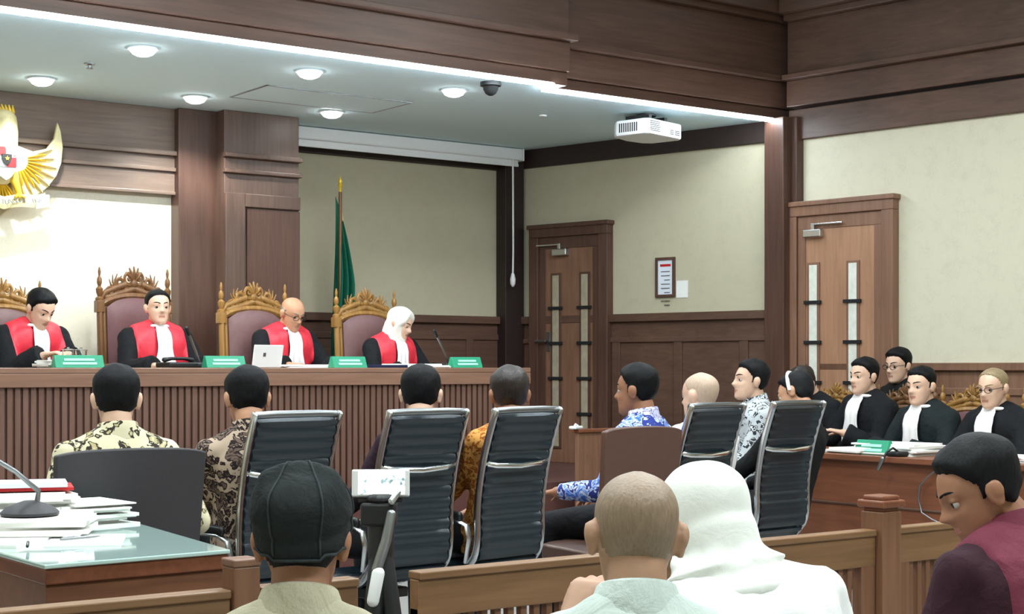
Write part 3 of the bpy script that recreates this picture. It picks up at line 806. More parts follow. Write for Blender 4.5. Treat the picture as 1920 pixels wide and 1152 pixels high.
# doors
def door(name, p0, p1, px0, px1, z0, ztop, strip_mat, ms, label, strips, zs, closer):
    s0, s1 = sorted((hit(px0, p0, p1), hit(px1, p0, p1)))
    d = Vector((p1[0]-p0[0], p1[1]-p0[1])).normalized(); n = Vector((-d.y, d.x))
    if n.x > 0: n = -n
    W = s1-s0; root = empty(name, (p0[0]+d.x*s0, p0[1]+d.y*s0, z0)); root['kind'] = 'structure'; root['label'] = label
    def pt(a, b, z): return (d.x*a+n.x*b, d.y*a+n.y*b, z)
    def bx(mb, a0, a1, b0, b1, c0, c1):
        v = [pt(a, b, c) for a in (a0, a1) for b in (b0, b1) for c in (c0, c1)]
        mb.add(v, [(0, 1, 3, 2), (4, 6, 7, 5), (0, 4, 5, 1), (2, 3, 7, 6), (0, 2, 6, 4), (1, 5, 7, 3)]); return mb
    hh = ztop-z0; fr = .10
    f = MB(); bx(f, 0, fr, .0, .085, 0, hh-fr); bx(f, W-fr, W, .0, .085, 0, hh-fr); bx(f, 0, W, .0, .085, hh-fr, hh)
    bx(f, -.015, W+.015, 0, .10, hh-.025, hh+.012)
    f.build('door_frame', M[ms[0]], root, .006)
    g = MB(); bx(g, fr, W-fr, .02, .055, 0, hh-fr)
    g.build('door_leaf', M[ms[1]], root, .004)
    g = MB(); bx(g, fr+.0, W-fr, .055, .062, hh-fr-.10, hh-fr)
    bx(g, fr, fr+.07, .055, .062, 0, hh-fr-.1); bx(g, W-fr-.07, W-fr, .055, .062, 0, hh-fr-.1)
    g.build('leaf_moulding', M[ms[0]], root, .003)
    for px in strips:
        a = hit(px, p0, p1)-s0
        g = MB(); bx(g, a-.055, a+.055, .055, .066, zs[0]-z0, zs[1]-z0); g.build('strip_border', M[ms[0]], root, .003)
        g = MB(); bx(g, a-.034, a+.034, .064, .070, zs[0]-z0+.02, zs[1]-z0-.02); g.build('glass_strip', M[strip_mat], root)
        nb = 5
        for i in range(1, nb):
            z = zs[0]-z0+(zs[1]-zs[0])*i/nb
            g = MB(); bx(g, a-.075, a+.075, .064, .084, z-.013, z+.013); g.build('metal_bracket', M['black_matt'], root, .003)
    a = hit(closer, p0, p1)-s0; zc = hh-fr-.12
    g = MB(); bx(g, a-.10, a+.06, .055, .105, zc-.045, zc+.015); c = g.build('door_closer', M['alu'], root, .008)
    g = MB(); bx(g, a-.02, a+.24, .075, .095, zc+.045, zc+.058); bx(g, a-.03, a, .07, .1, zc+.0, zc+.06); g.build('closer_arm', M['alu'], c, .003)
    a = W-fr-.1 if px1 < 1300 else W-fr-.08
    g = MB(); bx(g, a-.02, a+.02, .055, .062, .95, 1.12); h_ = g.build('lock_plate', M['alu_dark'], root, .003)
    g = MB(); bx(g, a-.012, a+.012, .06, .11, 1.03, 1.05); bx(g, a-.012, a+.11, .098, .115, 1.03, 1.05); g.build('door_handle', M['alu_dark'], h_, .004)
    return root
door('door_1', CO, CB, 1003, 1150, PZ, 2.53, 'glass_strip_dim', ('wood_dark', 'wood_mid'), 'dark brown single door with two slim glass strips beside the flag corner', (1051, 1105), (.62, 2.12), 1058)
door('door_2', CO, WE, 1484, 1686, 0, 2.55, 'glass_strip', ('wood_mid', 'wood_door'), 'lighter brown door with two bright glass strips behind the lawyers', (1534, 1608), (.60, 2.10), 1540)

# ceiling fittings over the judges
for i, (p, e) in enumerate(DOWN_P):
    lb = ['round ceiling downlight nearest the gold emblem', 'round ceiling downlight next to the long light strip and the sprinkler', 'round ceiling downlight above the wooden header',
          'round ceiling downlight in front of the access panel', 'small round ceiling downlight close to the projection screen case', 'round ceiling downlight next to the dome camera'][i]
    r_ = empty('downlight', (p.x, p.y, CZ), 0, lb, 'ceiling light', 'recess downlights')
    MB().lathe([(.085, -.001), (.092, -.010), (.078, -.014), (.072, -.004)]).build('trim_ring', M['white_paint'], r_, 0, True)
    MB().lathe([(.0, -.004), (.078, -.004), (.076, -.018), (.062, -.036), (.035, -.048), (.0, -.052)]).build('lamp_lens', M['lamp'], r_, 0, True)  # widened and domed downwards so its shape suggests bloom round the lamp
for (x, y) in HALL_LAMPS:
    r_ = empty('ceiling_panel_light', (x, y, HZ), 0, 'square white light panel set in the hall ceiling', 'ceiling light', 'hall ceiling panels')
    MB().bx(-.62, .62, -.34, .34, -.05, 0).build('frame', M['white_paint'], r_)
    MB().bx(-.57, .57, -.29, .29, -.056, -.048).build('diffuser', M['panel_glow'], r_)
p = atz(920, 163, CZ-.03)
r_ = empty('dome_camera', (p.x, p.y, CZ), 0, 'small black dome camera on the pale ceiling', 'camera')
MB().lathe([(.0, 0), (.07, 0), (.07, -.025), (.055, -.03), (0, -.03)]).build('camera_base', M['black'], r_, 0, True)
MB().lathe([(.052, -.028), (.05, -.05), (.036, -.075), (.015, -.088), (0, -.09)]).build('camera_dome', M['black_matt'], r_, 0, True)
p = atz(168, 119, CZ)
r_ = empty('sprinkler', (p.x, p.y, CZ), 0, 'tiny dark sprinkler head on the pale ceiling', 'sprinkler')
MB().lathe([(0, 0), (.035, 0), (.035, -.008), (.012, -.012), (.010, -.03), (0, -.03)]).build('rose', M['alu_dark'], r_, 0, True)
MB().lathe([(0, -.028), (.02, -.03), (.022, -.034), (0, -.036)]).build('deflector', M['alu_dark'], r_, 0, True)
p = atz(1018, 216, CZ)
tag(MB().lathe([(0, 0), (.03, 0), (.028, -.012), (0, -.014)], (p.x, p.y, CZ)).build('smoke_detector', M['white_plastic'], None, 0, True), 'tiny pale smoke detector between projector and screen case', 'smoke detector')
a0, a1 = atz(500, 160, CZ-.004), atz(722, 190, CZ-.004)
hat = MB(); ax_, ay_ = a0.x, a0.y; wx, wy = 1.15, .55
for (x0, x1, y0, y1) in ((ax_, ax_+wx, ay_, ay_+.012), (ax_, ax_+wx, ay_+wy, ay_+wy+.012), (ax_, ax_+.012, ay_, ay_+wy), (ax_+wx, ax_+wx+.012, ay_, ay_+wy)):
    hat.bx(x0, x1, y0, y1, CZ-.006, CZ)
pr = empty('access_panel', (0, 0, 0), 0, 'faint rectangular access hatch in the pale ceiling', 'hatch')
hat.build('panel_edge', M['alu_dark'], pr); MB().bx(ax_+.012, ax_+wx, ay_+.012, ay_+wy, CZ-.004, CZ).build('panel_board', M['ceiling'], pr)
# roll-up projection screen case
sc = empty('projection_screen', (5.70, BV-.16, CZ-.075), 0, 'long white roll-up projection screen case under the ceiling', 'projection screen')
L_ = CB[0]-5.70-.08
MB().bx(0, L_, -.075, .075, -.03, .07).build('screen_case', M['white_paint'], sc, .012)
MB().bx(-.012, 0, -.08, .08, -.035, .074).build('end_cap', M['white_plastic'], sc, .006)
MB().bx(L_, L_+.012, -.08, .08, -.035, .074).build('end_cap', M['white_plastic'], sc, .006)
MB().bx(.03, L_-.03, -.05, -.03, -.085, -.062).bx(.03, L_-.03, -.043, -.037, -.064, -.025).build('bottom_bar', M['white_plastic'], sc, .004)
cx_ = L_-.10
cd = MB().tube([(cx_, -.06, -.03), (cx_+.004, -.06, -.8), (cx_, -.06, -1.02)], .0085, 8).build('pull_cord', M['white_plastic'], sc, 0, True)
MB().lathe([(0, .03), (.012, .03), (.024, -.02), (.022, -.06), (.010, -.085), (0, -.088)], (cx_, -.06, -1.04)).build('cord_weight', M['white_plastic'], cd, 0, True)
# projector
pj_ = atv(1212, 246, VR+.42)
pr = empty('projector', (pj_.x, pj_.y, pj_.z), R(14), 'white ceiling projector on a black mount in front of the corner', 'projector')
pw, pd, ph = .40, .30, .105
ol = [(-pw/2, -pd/2+.03), (-pw/2+.03, -pd/2), (pw/2-.03, -pd/2), (pw/2, -pd/2+.03), (pw/2, pd/2-.06), (pw/2-.05, pd/2-.01), (0, pd/2+.015), (-pw/2+.05, pd/2-.01), (-pw/2, pd/2-.06)]
MB().prism(ol, -ph/2, ph/2, lambda a, b, d: (a, b, d)).build('projector_body', M['white_plastic'], pr, .016)
MB().lathe([(0, 0), (.036, 0), (.038, .03), (.028, .03), (.026, .018), (0, .016)], n=18).build('lens', M['black'], pr, 0, True).matrix_local = Matrix.Translation((.10, pd/2-.012, 0)) @ Matrix.Rotation(-PI/2, 4, 'X')
for k_, (x, wv) in enumerate(((-.12, .10), (.06, .04), (.12, .05))):
    m_ = MB()
    for i in range(6 if k_ == 0 else 3): m_.bx(x-wv/2, x+wv/2, -pd/2-.002, -pd/2+.004, -.030+i*.012, -.024+i*.012)
    m_.build('vent_grille' if k_ == 0 else 'socket_panel', M['black'], pr)
m_ = MB()
for i in range(9): m_.bx(-pw/2-.002, -pw/2+.004, -.07+i*.016, -.062+i*.016, -.03, .03)
m_.build('vent_grille', M['black'], pr)
zt = (CZ-pj_.z)/1.12
MB().bx(-.12, .12, -.10, .10, ph/2, ph/2+.012).bx(-.10, -.07, -.09, .09, ph/2, ph/2+.04).bx(.07, .10, -.09, .09, ph/2, ph/2+.04).lathe([(.022, ph/2+.01), (.022, zt)], n=14).lathe([(.06, zt-.015), (.06, zt)], n=18).build('ceiling_mount', M['black'], pr, .003)
pr.scale = (1.2, 1.2, 1.12)

# things on the recess wall
def on_wall(px, py, p0, p1):
    s_ = hit(px, p0, p1); d = Vector((p1[0]-p0[0], p1[1]-p0[1])).normalized()
    x, y = p0[0]+d.x*s_, p0[1]+d.y*s_; D = x*FW[0]+y*FW[1]
    return Vector((x, y, H+(690-py)/F*D)), D, math.atan2(d.y, d.x)
def wall_board(name, px0, px1, py0, py1, p0, p1, label, cat, framed, mat):
    a, D, ang = on_wall(px0, py0, p0, p1); b, D2, _ = on_wall(px1, py1, p0, p1); Wd = math.hypot(b.x-a.x, b.y-a.y); hh = a.z-b.z
    c = (a+b)/2; rz = ang if True else 0
    r_ = empty(name, (c.x, c.y, c.z), rz, label, cat)
    s_ = 1                                      # +y of the root points into the room for CO->CB
    if framed:
        e = .022
        MB().bx(-Wd/2, Wd/2, 0, .022, hh/2-e, hh/2).bx(-Wd/2, Wd/2, 0, .022, -hh/2, -hh/2+e).bx(-Wd/2, -Wd/2+e, 0, .022, -hh/2+e, hh/2-e).bx(Wd/2-e, Wd/2, 0, .022, -hh/2+e, hh/2-e).build('frame', M['wood_dark'], r_, .002)
        MB().bx(-Wd/2+e, Wd/2-e, .002, .010, -hh/2+e, hh/2-e).build('notice_sheet', M['paper_blue'], r_)
        tx = MB()
        for i in range(9): tx.bx(-Wd/2+e+.03, Wd/2-e-.03-(.03 if i % 3 == 2 else 0), .010, .0108, hh/2-.12-i*.034, hh/2-.112-i*.034)
        tx.build('print_lines', M['alu_dark'], r_)
        MB().bx(-Wd/2+e+.02, Wd/2-e-.02, .010, .0108, hh/2-.075, hh/2-.055).build('print_heading', M['red_paint'], r_)
    else:
        MB().bx(-Wd/2, Wd/2, 0, .006, -hh/2, hh/2).build('sheet', mat, r_)
    return r_
wall_board('framed_notice', 1231, 1267, 484, 557, CO, CB, 'framed white notice in a brown frame on the beige wall', 'notice', True, None)
wall_board('paper_note', 1269, 1290, 527, 558, CO, CB, 'small plain white sheet pinned beside the framed notice', 'notice', False, M['paper'])
# wooden low partition below the door
lp = empty('low_partition', (6.72, 8.36, 0), 0, 'low plain brown wooden partition in front of the recess wall', 'partition')
MB().bx(0, 1.82, -.02, .02, 0, .86).build('panel', M['wood_mid'], lp, .003)
MB().bx(-.01, 1.84, -.04, .04, .86, .885).build('top_rail', M['wood_red'], lp, .005)
p = atv(1080, 806, 8.36)
tp = empty('tissue_pack', (p.x, p.y, .885), R(20), 'small white tissue pack on the low wooden partition', 'tissue pack')
MB().bx(-.05, .05, -.03, .03, 0, .022).build('wrapper', M['white_plastic'], tp, .008)
MB().tube([(-.02, 0, .022), (0, .004, .034), (.022, 0, .024)], .007, 8).build('tissue', M['paper'], tp, 0, True)

# ------------------------------------------------------------------ judges' bench
BF, BX = 8.86, 6.70
bn = empty('judges_bench', (0, BF, 0), 0, 'long wooden judges bench with a slatted front', 'bench')
MB().bx(-2.0, BX, 0, .80, H-.035, H).build('bench_top', M['wood_bench_x'], bn, .006)
MB().bx(-2.0, BX, .0, .05, H-.115, H-.035).build('front_lip', M['wood_bench_x'], bn, .004)
sl = MB(); x = -1.98
n_ = 0
while x < BX-.10:
    sl.bx(x, x+.030, .022, .046, .02, H-.115); x += .046
sl.bx(-2.0, BX-.06, .044, .06, .02, H-.115)
sl.build('slatted_front', M['wood_bench'], bn)
MB().bx(BX-.06, BX, .012, .75, .02, H-.115).build('end_panel', M['wood_bench'], bn, .004)
MB().bx(-2.0, BX-.06, .015, .055, .0, .12).build('plinth', M['wood_dark_x'], bn, .004)

# ------------------------------------------------------------------ the emblem
e0 = atv(-2, 298, EV-.11); es = 0.30
em = empty('eagle_emblem', (e0.x, e0.y, e0.z), 0, 'large gold eagle emblem with shield and ribbon on the wooden header', 'emblem')
def wing(sg):
    w_ = MB()
    # broad crescent wing: shoulder, tip pointing up, rounded lower edge
    ol = [(.10, .09), (.20, .06), (.285, .085), (.33, .15), (.352, .255), (.372, .20), (.385, .10), (.375, 0), (.345, -.08), (.29, -.155), (.22, -.21), (.14, -.235), (.08, -.20), (.06, -.08)]
    w_.prism([(a*1.02*sg, b) for a, b in (ol if sg > 0 else ol[::-1])], -.02, .012, lambda a, b, d: (a, d, b))
    return w_
for sg in (1, -1):
    wo = wing(sg).build('wing', M['gold_pale'], em, .008)
    for rows, (r0, r1), mt in ((9, (.10, .225), 'gold'), (8, (.19, .285), 'gold_pale')):
        fm = MB()
        for i in range(rows):
            a = R(-78+i*(92 if rows == 9 else 98)/(rows-1)); c0 = Vector((.10*sg, 0, -.0))
            d = Vector((math.cos(a)*sg, 0, math.sin(a)))
            q0, q1 = c0+d*r0*.75, c0+d*r1*(.80 if i > rows-3 else .86)
            fm.tube([q0+Vector((0, -.026, 0)), (q0+q1)/2+Vector((0, -.034, 0)), q1+Vector((0, -.026, 0))], [(.016, .006), (.020, .007), (.010, .005)], 8)
        fm.build('feather_row', M[mt], wo, 0, True)
bd = MB(); bd.ell((0, -.05, .0), (.105, .055, .17)); bd.tube([(0, -.05, .06), (.018, -.06, .17), (.02, -.07, .225)], [.095, .078, .066], 14)
bd.ell((.005, -.085, .245), (.068, .05, .046)); bd.tube([(-.05, -.09, .25), (-.10, -.09, .243), (-.115, -.09, .222)], [.026, .015, .005], 10)
me_ = remesh(bd, .007, 2, 'eagle_body'); link('eagle_body', me_, M['gold_pale'], em, 0, 'all')
cr = MB()
for i in range(5): cr.tube([(-.01+.018*i, -.075, .28), (-.03+.022*i, -.075, .318)], [.012, .005], 8)
cr.build('crest_feathers', M['gold'], em, 0, True)
tl = MB()
for i in range(8):
    a = R(-90+(i-3.5)*11); tl.tube([(0, -.03, -.12), (.10*math.cos(a), -.035, -.12+.10*math.sin(a)), (.185*math.cos(a), -.03, -.12+.185*math.sin(a))], [(.014, .006), (.018, .007), (.009, .005)], 8)
tl.build('tail_feathers', M['gold'], em, 0, True)
sh = [(-.075, .085), (.075, .085), (.08, .02), (.065, -.05), (.035, -.10), (0, -.125), (-.035, -.10), (-.065, -.05), (-.08, .02)]
so = MB().prism(sh, -.135, -.105, lambda a, b, d: (a, d, b-.02)).build('shield', M['white_paint'], em, .004)
for (x0, x1, z0, z1, mt) in ((-.066, -.004, .008, .058, 'red_paint'), (.004, .066, .008, .058, 'white_paint'), (-.06, -.004, -.062, -.004, 'white_paint'), (.004, .06, -.062, -.004, 'red_paint')):
    MB().bx(x0, x1, -.142, -.134, z0, z1).build('quarter', M[mt], so)
MB().prism([(-.028, .026), (.028, .026), (.03, 0), (.018, -.03), (0, -.042), (-.018, -.03), (-.03, 0)], -.152, -.140, lambda a, b, d: (a, d, b-.012)).build('inner_shield', M['black'], so)
st = [(.016*(1 if i % 2 == 0 else .42)*math.sin(i*PI/5), .016*(1 if i % 2 == 0 else .42)*math.cos(i*PI/5)) for i in range(10)]
MB().prism(st, -.157, -.151, lambda a, b, d: (a, d, b-.014)).build('star', M['gold'], so)
for sg in (1, -1):
    lg = MB().tube([(.06*sg, -.055, -.10), (.085*sg, -.07, -.165), (.095*sg, -.08, -.215)], [.034, .024, .016], 10)
    for q in (-1, 0, 1): lg.tube([(.095*sg, -.08, -.215), ((.095+.026*q)*sg, -.10, -.235), ((.095+.032*q)*sg, -.085, -.262)], [.011, .010, .005], 8)
    lg.build('talon', M['gold'], em, 0, True)
grid = []
for i in range(29):
    u = -1+2*i/28; x = .265*u; zc = -.275+.055*u*u+.012*math.sin(abs(u)*5)
    grid.append([(x, -.09+.03*u*u, zc+.038), (x, -.094+.03*u*u, zc), (x, -.09+.03*u*u, zc-.038)])
rb = MB().sheet(grid, .012, lambda i, j: (0, -1, 0)).build('ribbon', M['gold_pale'], em, 0, True)
for sg in (1, -1):
    g2 = [[(sg*(.20+.085*q), -.075, -.262+.02*q+.036), (sg*(.20+.085*q), -.075, -.262+.02*q-.036)] for q in np.linspace(0, 1, 5)]
    MB().sheet(g2, .008, lambda i, j: (0, -1, 0)).build('ribbon_tail', M['white_paint'], rb, 0, True)
txt = 'BHINNEKA TUNGGAL IKA'; motto = MB()
for i, ch in enumerate(txt):
    if ch == ' ': continue
    u = (i-(len(txt)-1)/2)/(len(txt)/2)*.88; x = .265*u; zc = -.275+.055*u*u+.012*math.sin(abs(u)*5)
    fc = bpy.data.curves.new('motto', 'FONT'); fc.body = ch; fc.size = .038; fc.align_x = 'CENTER'; fc.align_y = 'CENTER'; fc.extrude = .002
    fo = bpy.data.objects.new('motto', fc); C.objects.link(fo)
    lm = bpy.data.meshes.new_from_object(fo.evaluated_get(bpy.context.evaluated_depsgraph_get()))
    mt = Matrix.Translation((x, -.112+.03*u*u, zc)) @ Euler((PI/2, -math.atan(.11*u/.265), 0)).to_matrix().to_4x4()
    motto.add([mt @ v.co for v in lm.vertices], [tuple(q.vertices) for q in lm.polygons])
    bpy.data.objects.remove(fo); bpy.data.meshes.remove(lm)
motto.build('motto_lettering', M['alu_dark'], rb)
em.scale = (1.12, 1.12, 1.12)

# ------------------------------------------------------------------ the flag
fp = atv(638, 345, 10.62)
fl = empty('standing_flag', (fp.x, fp.y, PZ), 0, 'dark green standing flag with gold fringe hanging from a pole', 'flag')
hz_ = fp.z-PZ
MB().lathe([(0, 0), (.19, 0), (.19, .03), (.10, .06), (.03, .09), (.03, .16), (0, .16)], n=24).build('flag_base', M['wood_gold_dark'], fl, 0, True)
MB().tube([(0, 0, .1), (0, 0, hz_-.07)], .014, 10).build('flag_pole', M['wood_gold_dark'], fl, 0, True)
MB().lathe([(0, .07), (.006, .05), (.018, .02), (.012, 0), (.022, -.015), (.012, -.03), (.012, -.08), (0, -.08)], (0, 0, hz_), 14).build('finial', M['gold'], fl, 0, True)
grid, fr_ = [], []
for i in range(26):
    u = i/25; z = hz_-.10-u*1.42; wd = .03+.10*min(1, u*2.2)**.8; row = []
    for j in range(25):
        q = j/24; a = q*2*PI*3.2
        row.append((-.035-.02*u+wd*q*1.35+.012*math.sin(u*5), .012+.045*math.sin(a)*min(1, u*2.5), z-.03*q*u-.10*(1-u)*q))
    grid.append(row)
fo = MB().sheet(grid, .004, lambda i, j: (0, -1, 0)).build('flag_cloth', M['flag_green'], fl, 0, 'all')
MB().tube([tuple(Vector(r[-1])+Vector((0, -.004, 0))) for r in grid[::3]], [(.012, .008)]*9, 8).build('fringe', M['fringe'], fo, 0, True)
# ------------------------------------------------------------------ chairs
def exec_chair(label, arms=True):
    """Ribbed black leather office chair on aluminium rails; it faces +y, floor at z=0."""
    r_ = empty('office_chair', (0, 0, 0), 0, label, 'chair')
    prof = [(.20, .455), (.10, .445), (-.06, .445), (-.16, .465), (-.215, .52), (-.235, .60), (-.235, .70), (-.245, .80), (-.27, .92), (-.305, 1.03), (-.345, 1.135)]
    pv = [Vector((0, y, z)) for y, z in prof]
    fine = []
    for i in range(len(pv)-1):
        p0, p1, p2, p3 = pv[max(i-1, 0)], pv[i], pv[i+1], pv[min(i+2, len(pv)-1)]
        for q in np.linspace(0, 1, 12, endpoint=False):
            fine.append(0.5*((2*p1)+(p2-p0)*q+(2*p0-5*p1+4*p2-p3)*q*q+(3*p1-p0-3*p2+p3)*q**3))
    fine.append(pv[-1])
    ln = [0]
    for i in range(1, len(fine)): ln.append(ln[-1]+(fine[i]-fine[i-1]).length)
    def at_len(s):
        s = max(0, min(s, ln[-1]-1e-6))
        i = max(k for k in range(len(ln)-1) if ln[k] <= s); q = (s-ln[i])/(ln[i+1]-ln[i])
        p = fine[i].lerp(fine[i+1], q); t = (fine[i+1]-fine[i]).normalized()
        return p, t
    def ribbed(s0, s1, step, hw):
        grid, nr = [], []
        N = int((s1-s0)/.008)
        for i in range(N+1):
            s = s0+(s1-s0)*i/N; p, t = at_len(s); n = Vector((0, -t.z, t.y)).normalized()
            ph = abs(math.sin(PI*(s-s0)/step)); bulge = .012*ph**.6
            edge = [(-1, .2), (-.96, .7), (-.6, 1), (0, 1.0), (.6, 1), (.96, .7), (1, .2)]
            grid.append([tuple(p+Vector((hw*a, 0, 0))-n*bulge*b) for a, b in edge]); nr.append((n, ph))
        mb = MB(); mb.sheet(grid, .018, lambda i, j: tuple(-nr[i][0]*(1+1.0*nr[i][1]**.6)))
        return mb
    sb = next(ln[k] for k in range(len(fine)) if fine[k].z > .53 and fine[k].y < -.15)
    ribbed(.0, sb-.03, .05, .178).build('seat', M['leather'], r_, 0, True)
    ribbed(sb-.02, ln[-1]-.02, .046, .178).build('backrest', M['leather'], r_, 0, True)
    for sg in (1, -1):
        MB().tube([tuple(at_len(s)[0]+Vector((.193*sg, -.016 if at_len(s)[0].z > .5 else 0, -.012 if at_len(s)[0].z <= .5 else 0))) for s in np.linspace(0, ln[-1], 40)], [(.010, .019)]*40, 8).build('side_rail', M['alu'], r_, 0, True)
    p, t = at_len(ln[-1]-.004)
    MB().tube([(-.187, p.y, p.z), (-.1, p.y-.008, p.z+.004), (.1, p.y-.008, p.z+.004), (.187, p.y, p.z)], [(.012, .014)]*4, 8).build('top_bar', M['alu_dark'], r_, 0, True)
    smid = next(ln[k] for k in range(len(fine)) if fine[k].z > .905)
    p, t = at_len(smid)
    MB().tube([(-.187, p.y-.012, p.z+.006), (-.13, p.y-.035, p.z-.006), (0, p.y-.048, p.z-.012), (.13, p.y-.035, p.z-.006), (.187, p.y-.012, p.z+.006)], [(.010, .013)]*5, 10).build('spreader_bar', M['chrome'], r_, 0, True)
    MB().tube([(-.18, -.02, .425), (0, -.02, .40), (.18, -.02, .425)], [(.016, .011)]*3, 8).build('seat_spreader', M['chrome'], r_, 0, True)
    if arms:
        for sg in (1, -1):
            a_ = MB().tube([(.198*sg, -.19, .50), (.212*sg, -.225, .60), (.218*sg, -.215, .655), (.218*sg, -.15, .675), (.218*sg, .06, .672), (.218*sg, .115, .655), (.212*sg, .10, .60), (.198*sg, .04, .46)], [(.008, .015)]*8, 8).build('armrest', M['alu'], r_, 0, True)
            MB().tube([(.218*sg, -.17, .692), (.218*sg, .0, .694), (.218*sg, .10, .688)], [(.014, .019)]*3, 10).build('arm_pad', M['black'], a_, 0, True)
    MB().lathe([(.0, .36), (.05, .36), (.05, .34), (.026, .33), (.026, .13), (.05, .12), (.055, .07), (0, .07)]).bx(-.09, .09, -.10, .10, .36, .40).build('gas_column', M['black'], r_, .004)
    for i in range(5):
        a = 2*PI*i/5+.3; c, s_ = math.cos(a), math.sin(a)
        MB().tube([(.04*c, .04*s_, .105), (.17*c, .17*s_, .095), (.29*c, .29*s_, .075)], [(.022, .018), (.018, .014), (.015, .011)], 8).build('base_arm', M['alu'], r_, 0, True)
        m_ = MB()
        for q in (-1, 1):
            ctr = Vector((.29*c-s_*.016*q, .29*s_+c*.016*q, .029)); ax = Vector((-s_, c, 0))
            m_.rings([[ctr+ax*o+(Vector((c, s_, 0))*math.cos(b)+Vector((0, 0, 1))*math.sin(b))*.029 for b in np.linspace(0, 2*PI, 14, endpoint=False)] for o in (-.010, .010)])
        m_.tube([(.29*c, .29*s_, .03), (.29*c, .29*s_, .072)], .008, 8); m_.build('caster', M['black'], r_, 0, True)
    return r_
def carved_chair(label, wd='wood_gold', pad='maroon', k=1.0):
    """High-backed carved court chair facing +y; floor at z=0."""
    r_ = empty('carved_chair', (0, 0, 0), 0, label, 'chair')
    W, Hh = .31, 1.12
    back = [(-.24, .42), (-.25, .46), (-.27, .75), (-.30, Hh)]
    def ly(z): return np.interp(z, [.42, Hh+.2], [-.24, -.315])
    for sg in (1, -1):
        p_ = MB().tube([(W*sg, -.22, 0), (W*sg, -.235, .40), (W*sg, ly(.8), .8), (W*sg, ly(Hh-.05), Hh-.05)], [.026, .030, .028, .026], 10, False)
        p_.bx(W*sg-.034, W*sg+.034, ly(Hh)-.034, ly(Hh)+.034, Hh-.10, Hh-.03)
        q_ = p_.build('back_post', M[wd], r_, .004, True)
        MB().lathe([(.034, -.03), (.034, -.015), (.016, -.005), (.028, .02), (.030, .04), (.012, .055), (.022, .075), (.020, .10), (.008, .115), (.013, .14), (.006, .165), (0, .17)], (W*sg, ly(Hh), Hh), 14).build('finial', M[wd], q_, 0, True)
        a_ = MB().tube([(W*sg, -.22, .70), (W*sg*1.02, .05, .70), (W*sg*1.02, .20, .685), (W*sg*1.02, .235, .655), (W*sg*1.02, .20, .64)], [(.024, .020)]*5, 10)
        a_.tube([(W*sg*1.02, .16, .43), (W*sg*1.02, .18, .56), (W*sg*1.02, .16, .68)], [.024, .018, .024], 10); a_.build('armrest', M[wd], r_, 0, True)
        MB().tube([(W*sg*.95, .24, .40), (W*sg*.95, .27, .30), (W*sg*.95, .235, .12), (W*sg*.95, .25, .02)], [.038, .034, .022, .030], 10).build('front_leg', M[wd], r_, 0, True)
    MB().bx(-W-.01, W+.01, -.25, .27, .36, .43).build('seat_frame', M[wd], r_, .012)
    s_ = MB(); s_.sheet([[(x, y, .47+.03*(1-(x/.29)**4)*(1-((y-.02)/.24)**4)) for x in np.linspace(-.28, .28, 13)] for y in np.linspace(-.21, .26, 13)], .05, lambda i, j: (0, 0, 1)); s_.build('seat_cushion', M[pad], r_, 0, True)
    # upholstered back with an arched top
    grid = []
    for i in range(17):
        u = i/16; row = []
        for j in range(17):
            x = -1+2*j/16
            top = Hh-.07+.07*(1-abs(x)**2.2); z = .50+(top-.50)*u
            b = .035*(1-abs(x)**4)*(1-abs(2*u-1)**6)
            row.append((x*(W-.055), ly(z)+.02+b, z))
        grid.append(row)
    MB().sheet(grid, .06, lambda i, j: (0, 1, 0)).build('padded_back', M[pad], r_, 0, True)
    fr = MB()
    for sg in (1, -1): fr.tube([((W-.04)*sg, ly(.48)-.01, .48), ((W-.04)*sg, ly(.8)-.01, .8), ((W-.04)*sg, ly(Hh-.06)-.01, Hh-.06)], [(.022, .022)]*3, 8)
    fr.tube([((W)*math.sin(a), ly(Hh)-.0, Hh-.085+.085*math.cos(a)) for a in np.linspace(-1.5, 1.5, 15)], [(.030, .026)]*15, 8)
    fr.bx(-W, W, ly(.5)-.02, ly(.5)+.02, .46, .51); fr.build('back_frame', M[wd], r_, 0, True)
    # carved crest: paired scrolls, leaves and a shell
    c_ = MB(); y0 = ly(Hh)
    def spiral(cx, cz, r0, turns, a0, sg):
        pts, rad = [], []
        for i in range(22):
            u = i/21; a = a0+turns*2*PI*u; r = r0*(1-.82*u)
            pts.append((cx+sg*r*math.cos(a), y0-.004+.012*u, cz+r*math.sin(a))); rad.append(.0155*(1-.45*u))
        c_.tube(pts, rad, 7)
    for sg in (1, -1):
        spiral(.215*sg, Hh+.022, .052, 1.4, 2.6, sg); spiral(.125*sg, Hh+.070, .054, 1.4, 3.4, sg); spiral(.050*sg, Hh+.108, .044, 1.3, 3.9, sg)
        for q in range(4):
            a = R(20+q*28); b = Vector((.155*sg, y0, Hh+.045))
            c_.tube([b, b+Vector((.05*math.cos(a)*sg, -.008, .05*math.sin(a))), b+Vector((.085*math.cos(a+.3)*sg, 0, .085*math.sin(a+.3)))], [(.013, .010), (.012, .009), (.004, .004)], 7)
        c_.tube([(.285*sg, y0, Hh-.01), (.26*sg, y0, Hh+.02), (.19*sg, y0, Hh+.04), (.08*sg, y0, Hh+.07)], [.016, .018, .020, .022], 8)
    for q in range(5):
        a = R(90+(q-2)*26); c_.tube([(0, y0, Hh+.085), (.05*math.cos(a), y0+.012, Hh+.085+.05*math.sin(a)), (.088*math.cos(a), y0, Hh+.085+.088*math.sin(a))], [(.012, .010), (.016, .012), (.008, .007)], 8)
    c_.ell((0, y0+.004, Hh+.075), (.034, .022, .030)); c_.tube([(-.25, y0, Hh-.01), (0, y0, Hh+.045), (.25, y0, Hh-.01)], [.018, .022, .018], 8)
    c_.build('carved_crest', M[wd], r_, 0, True)
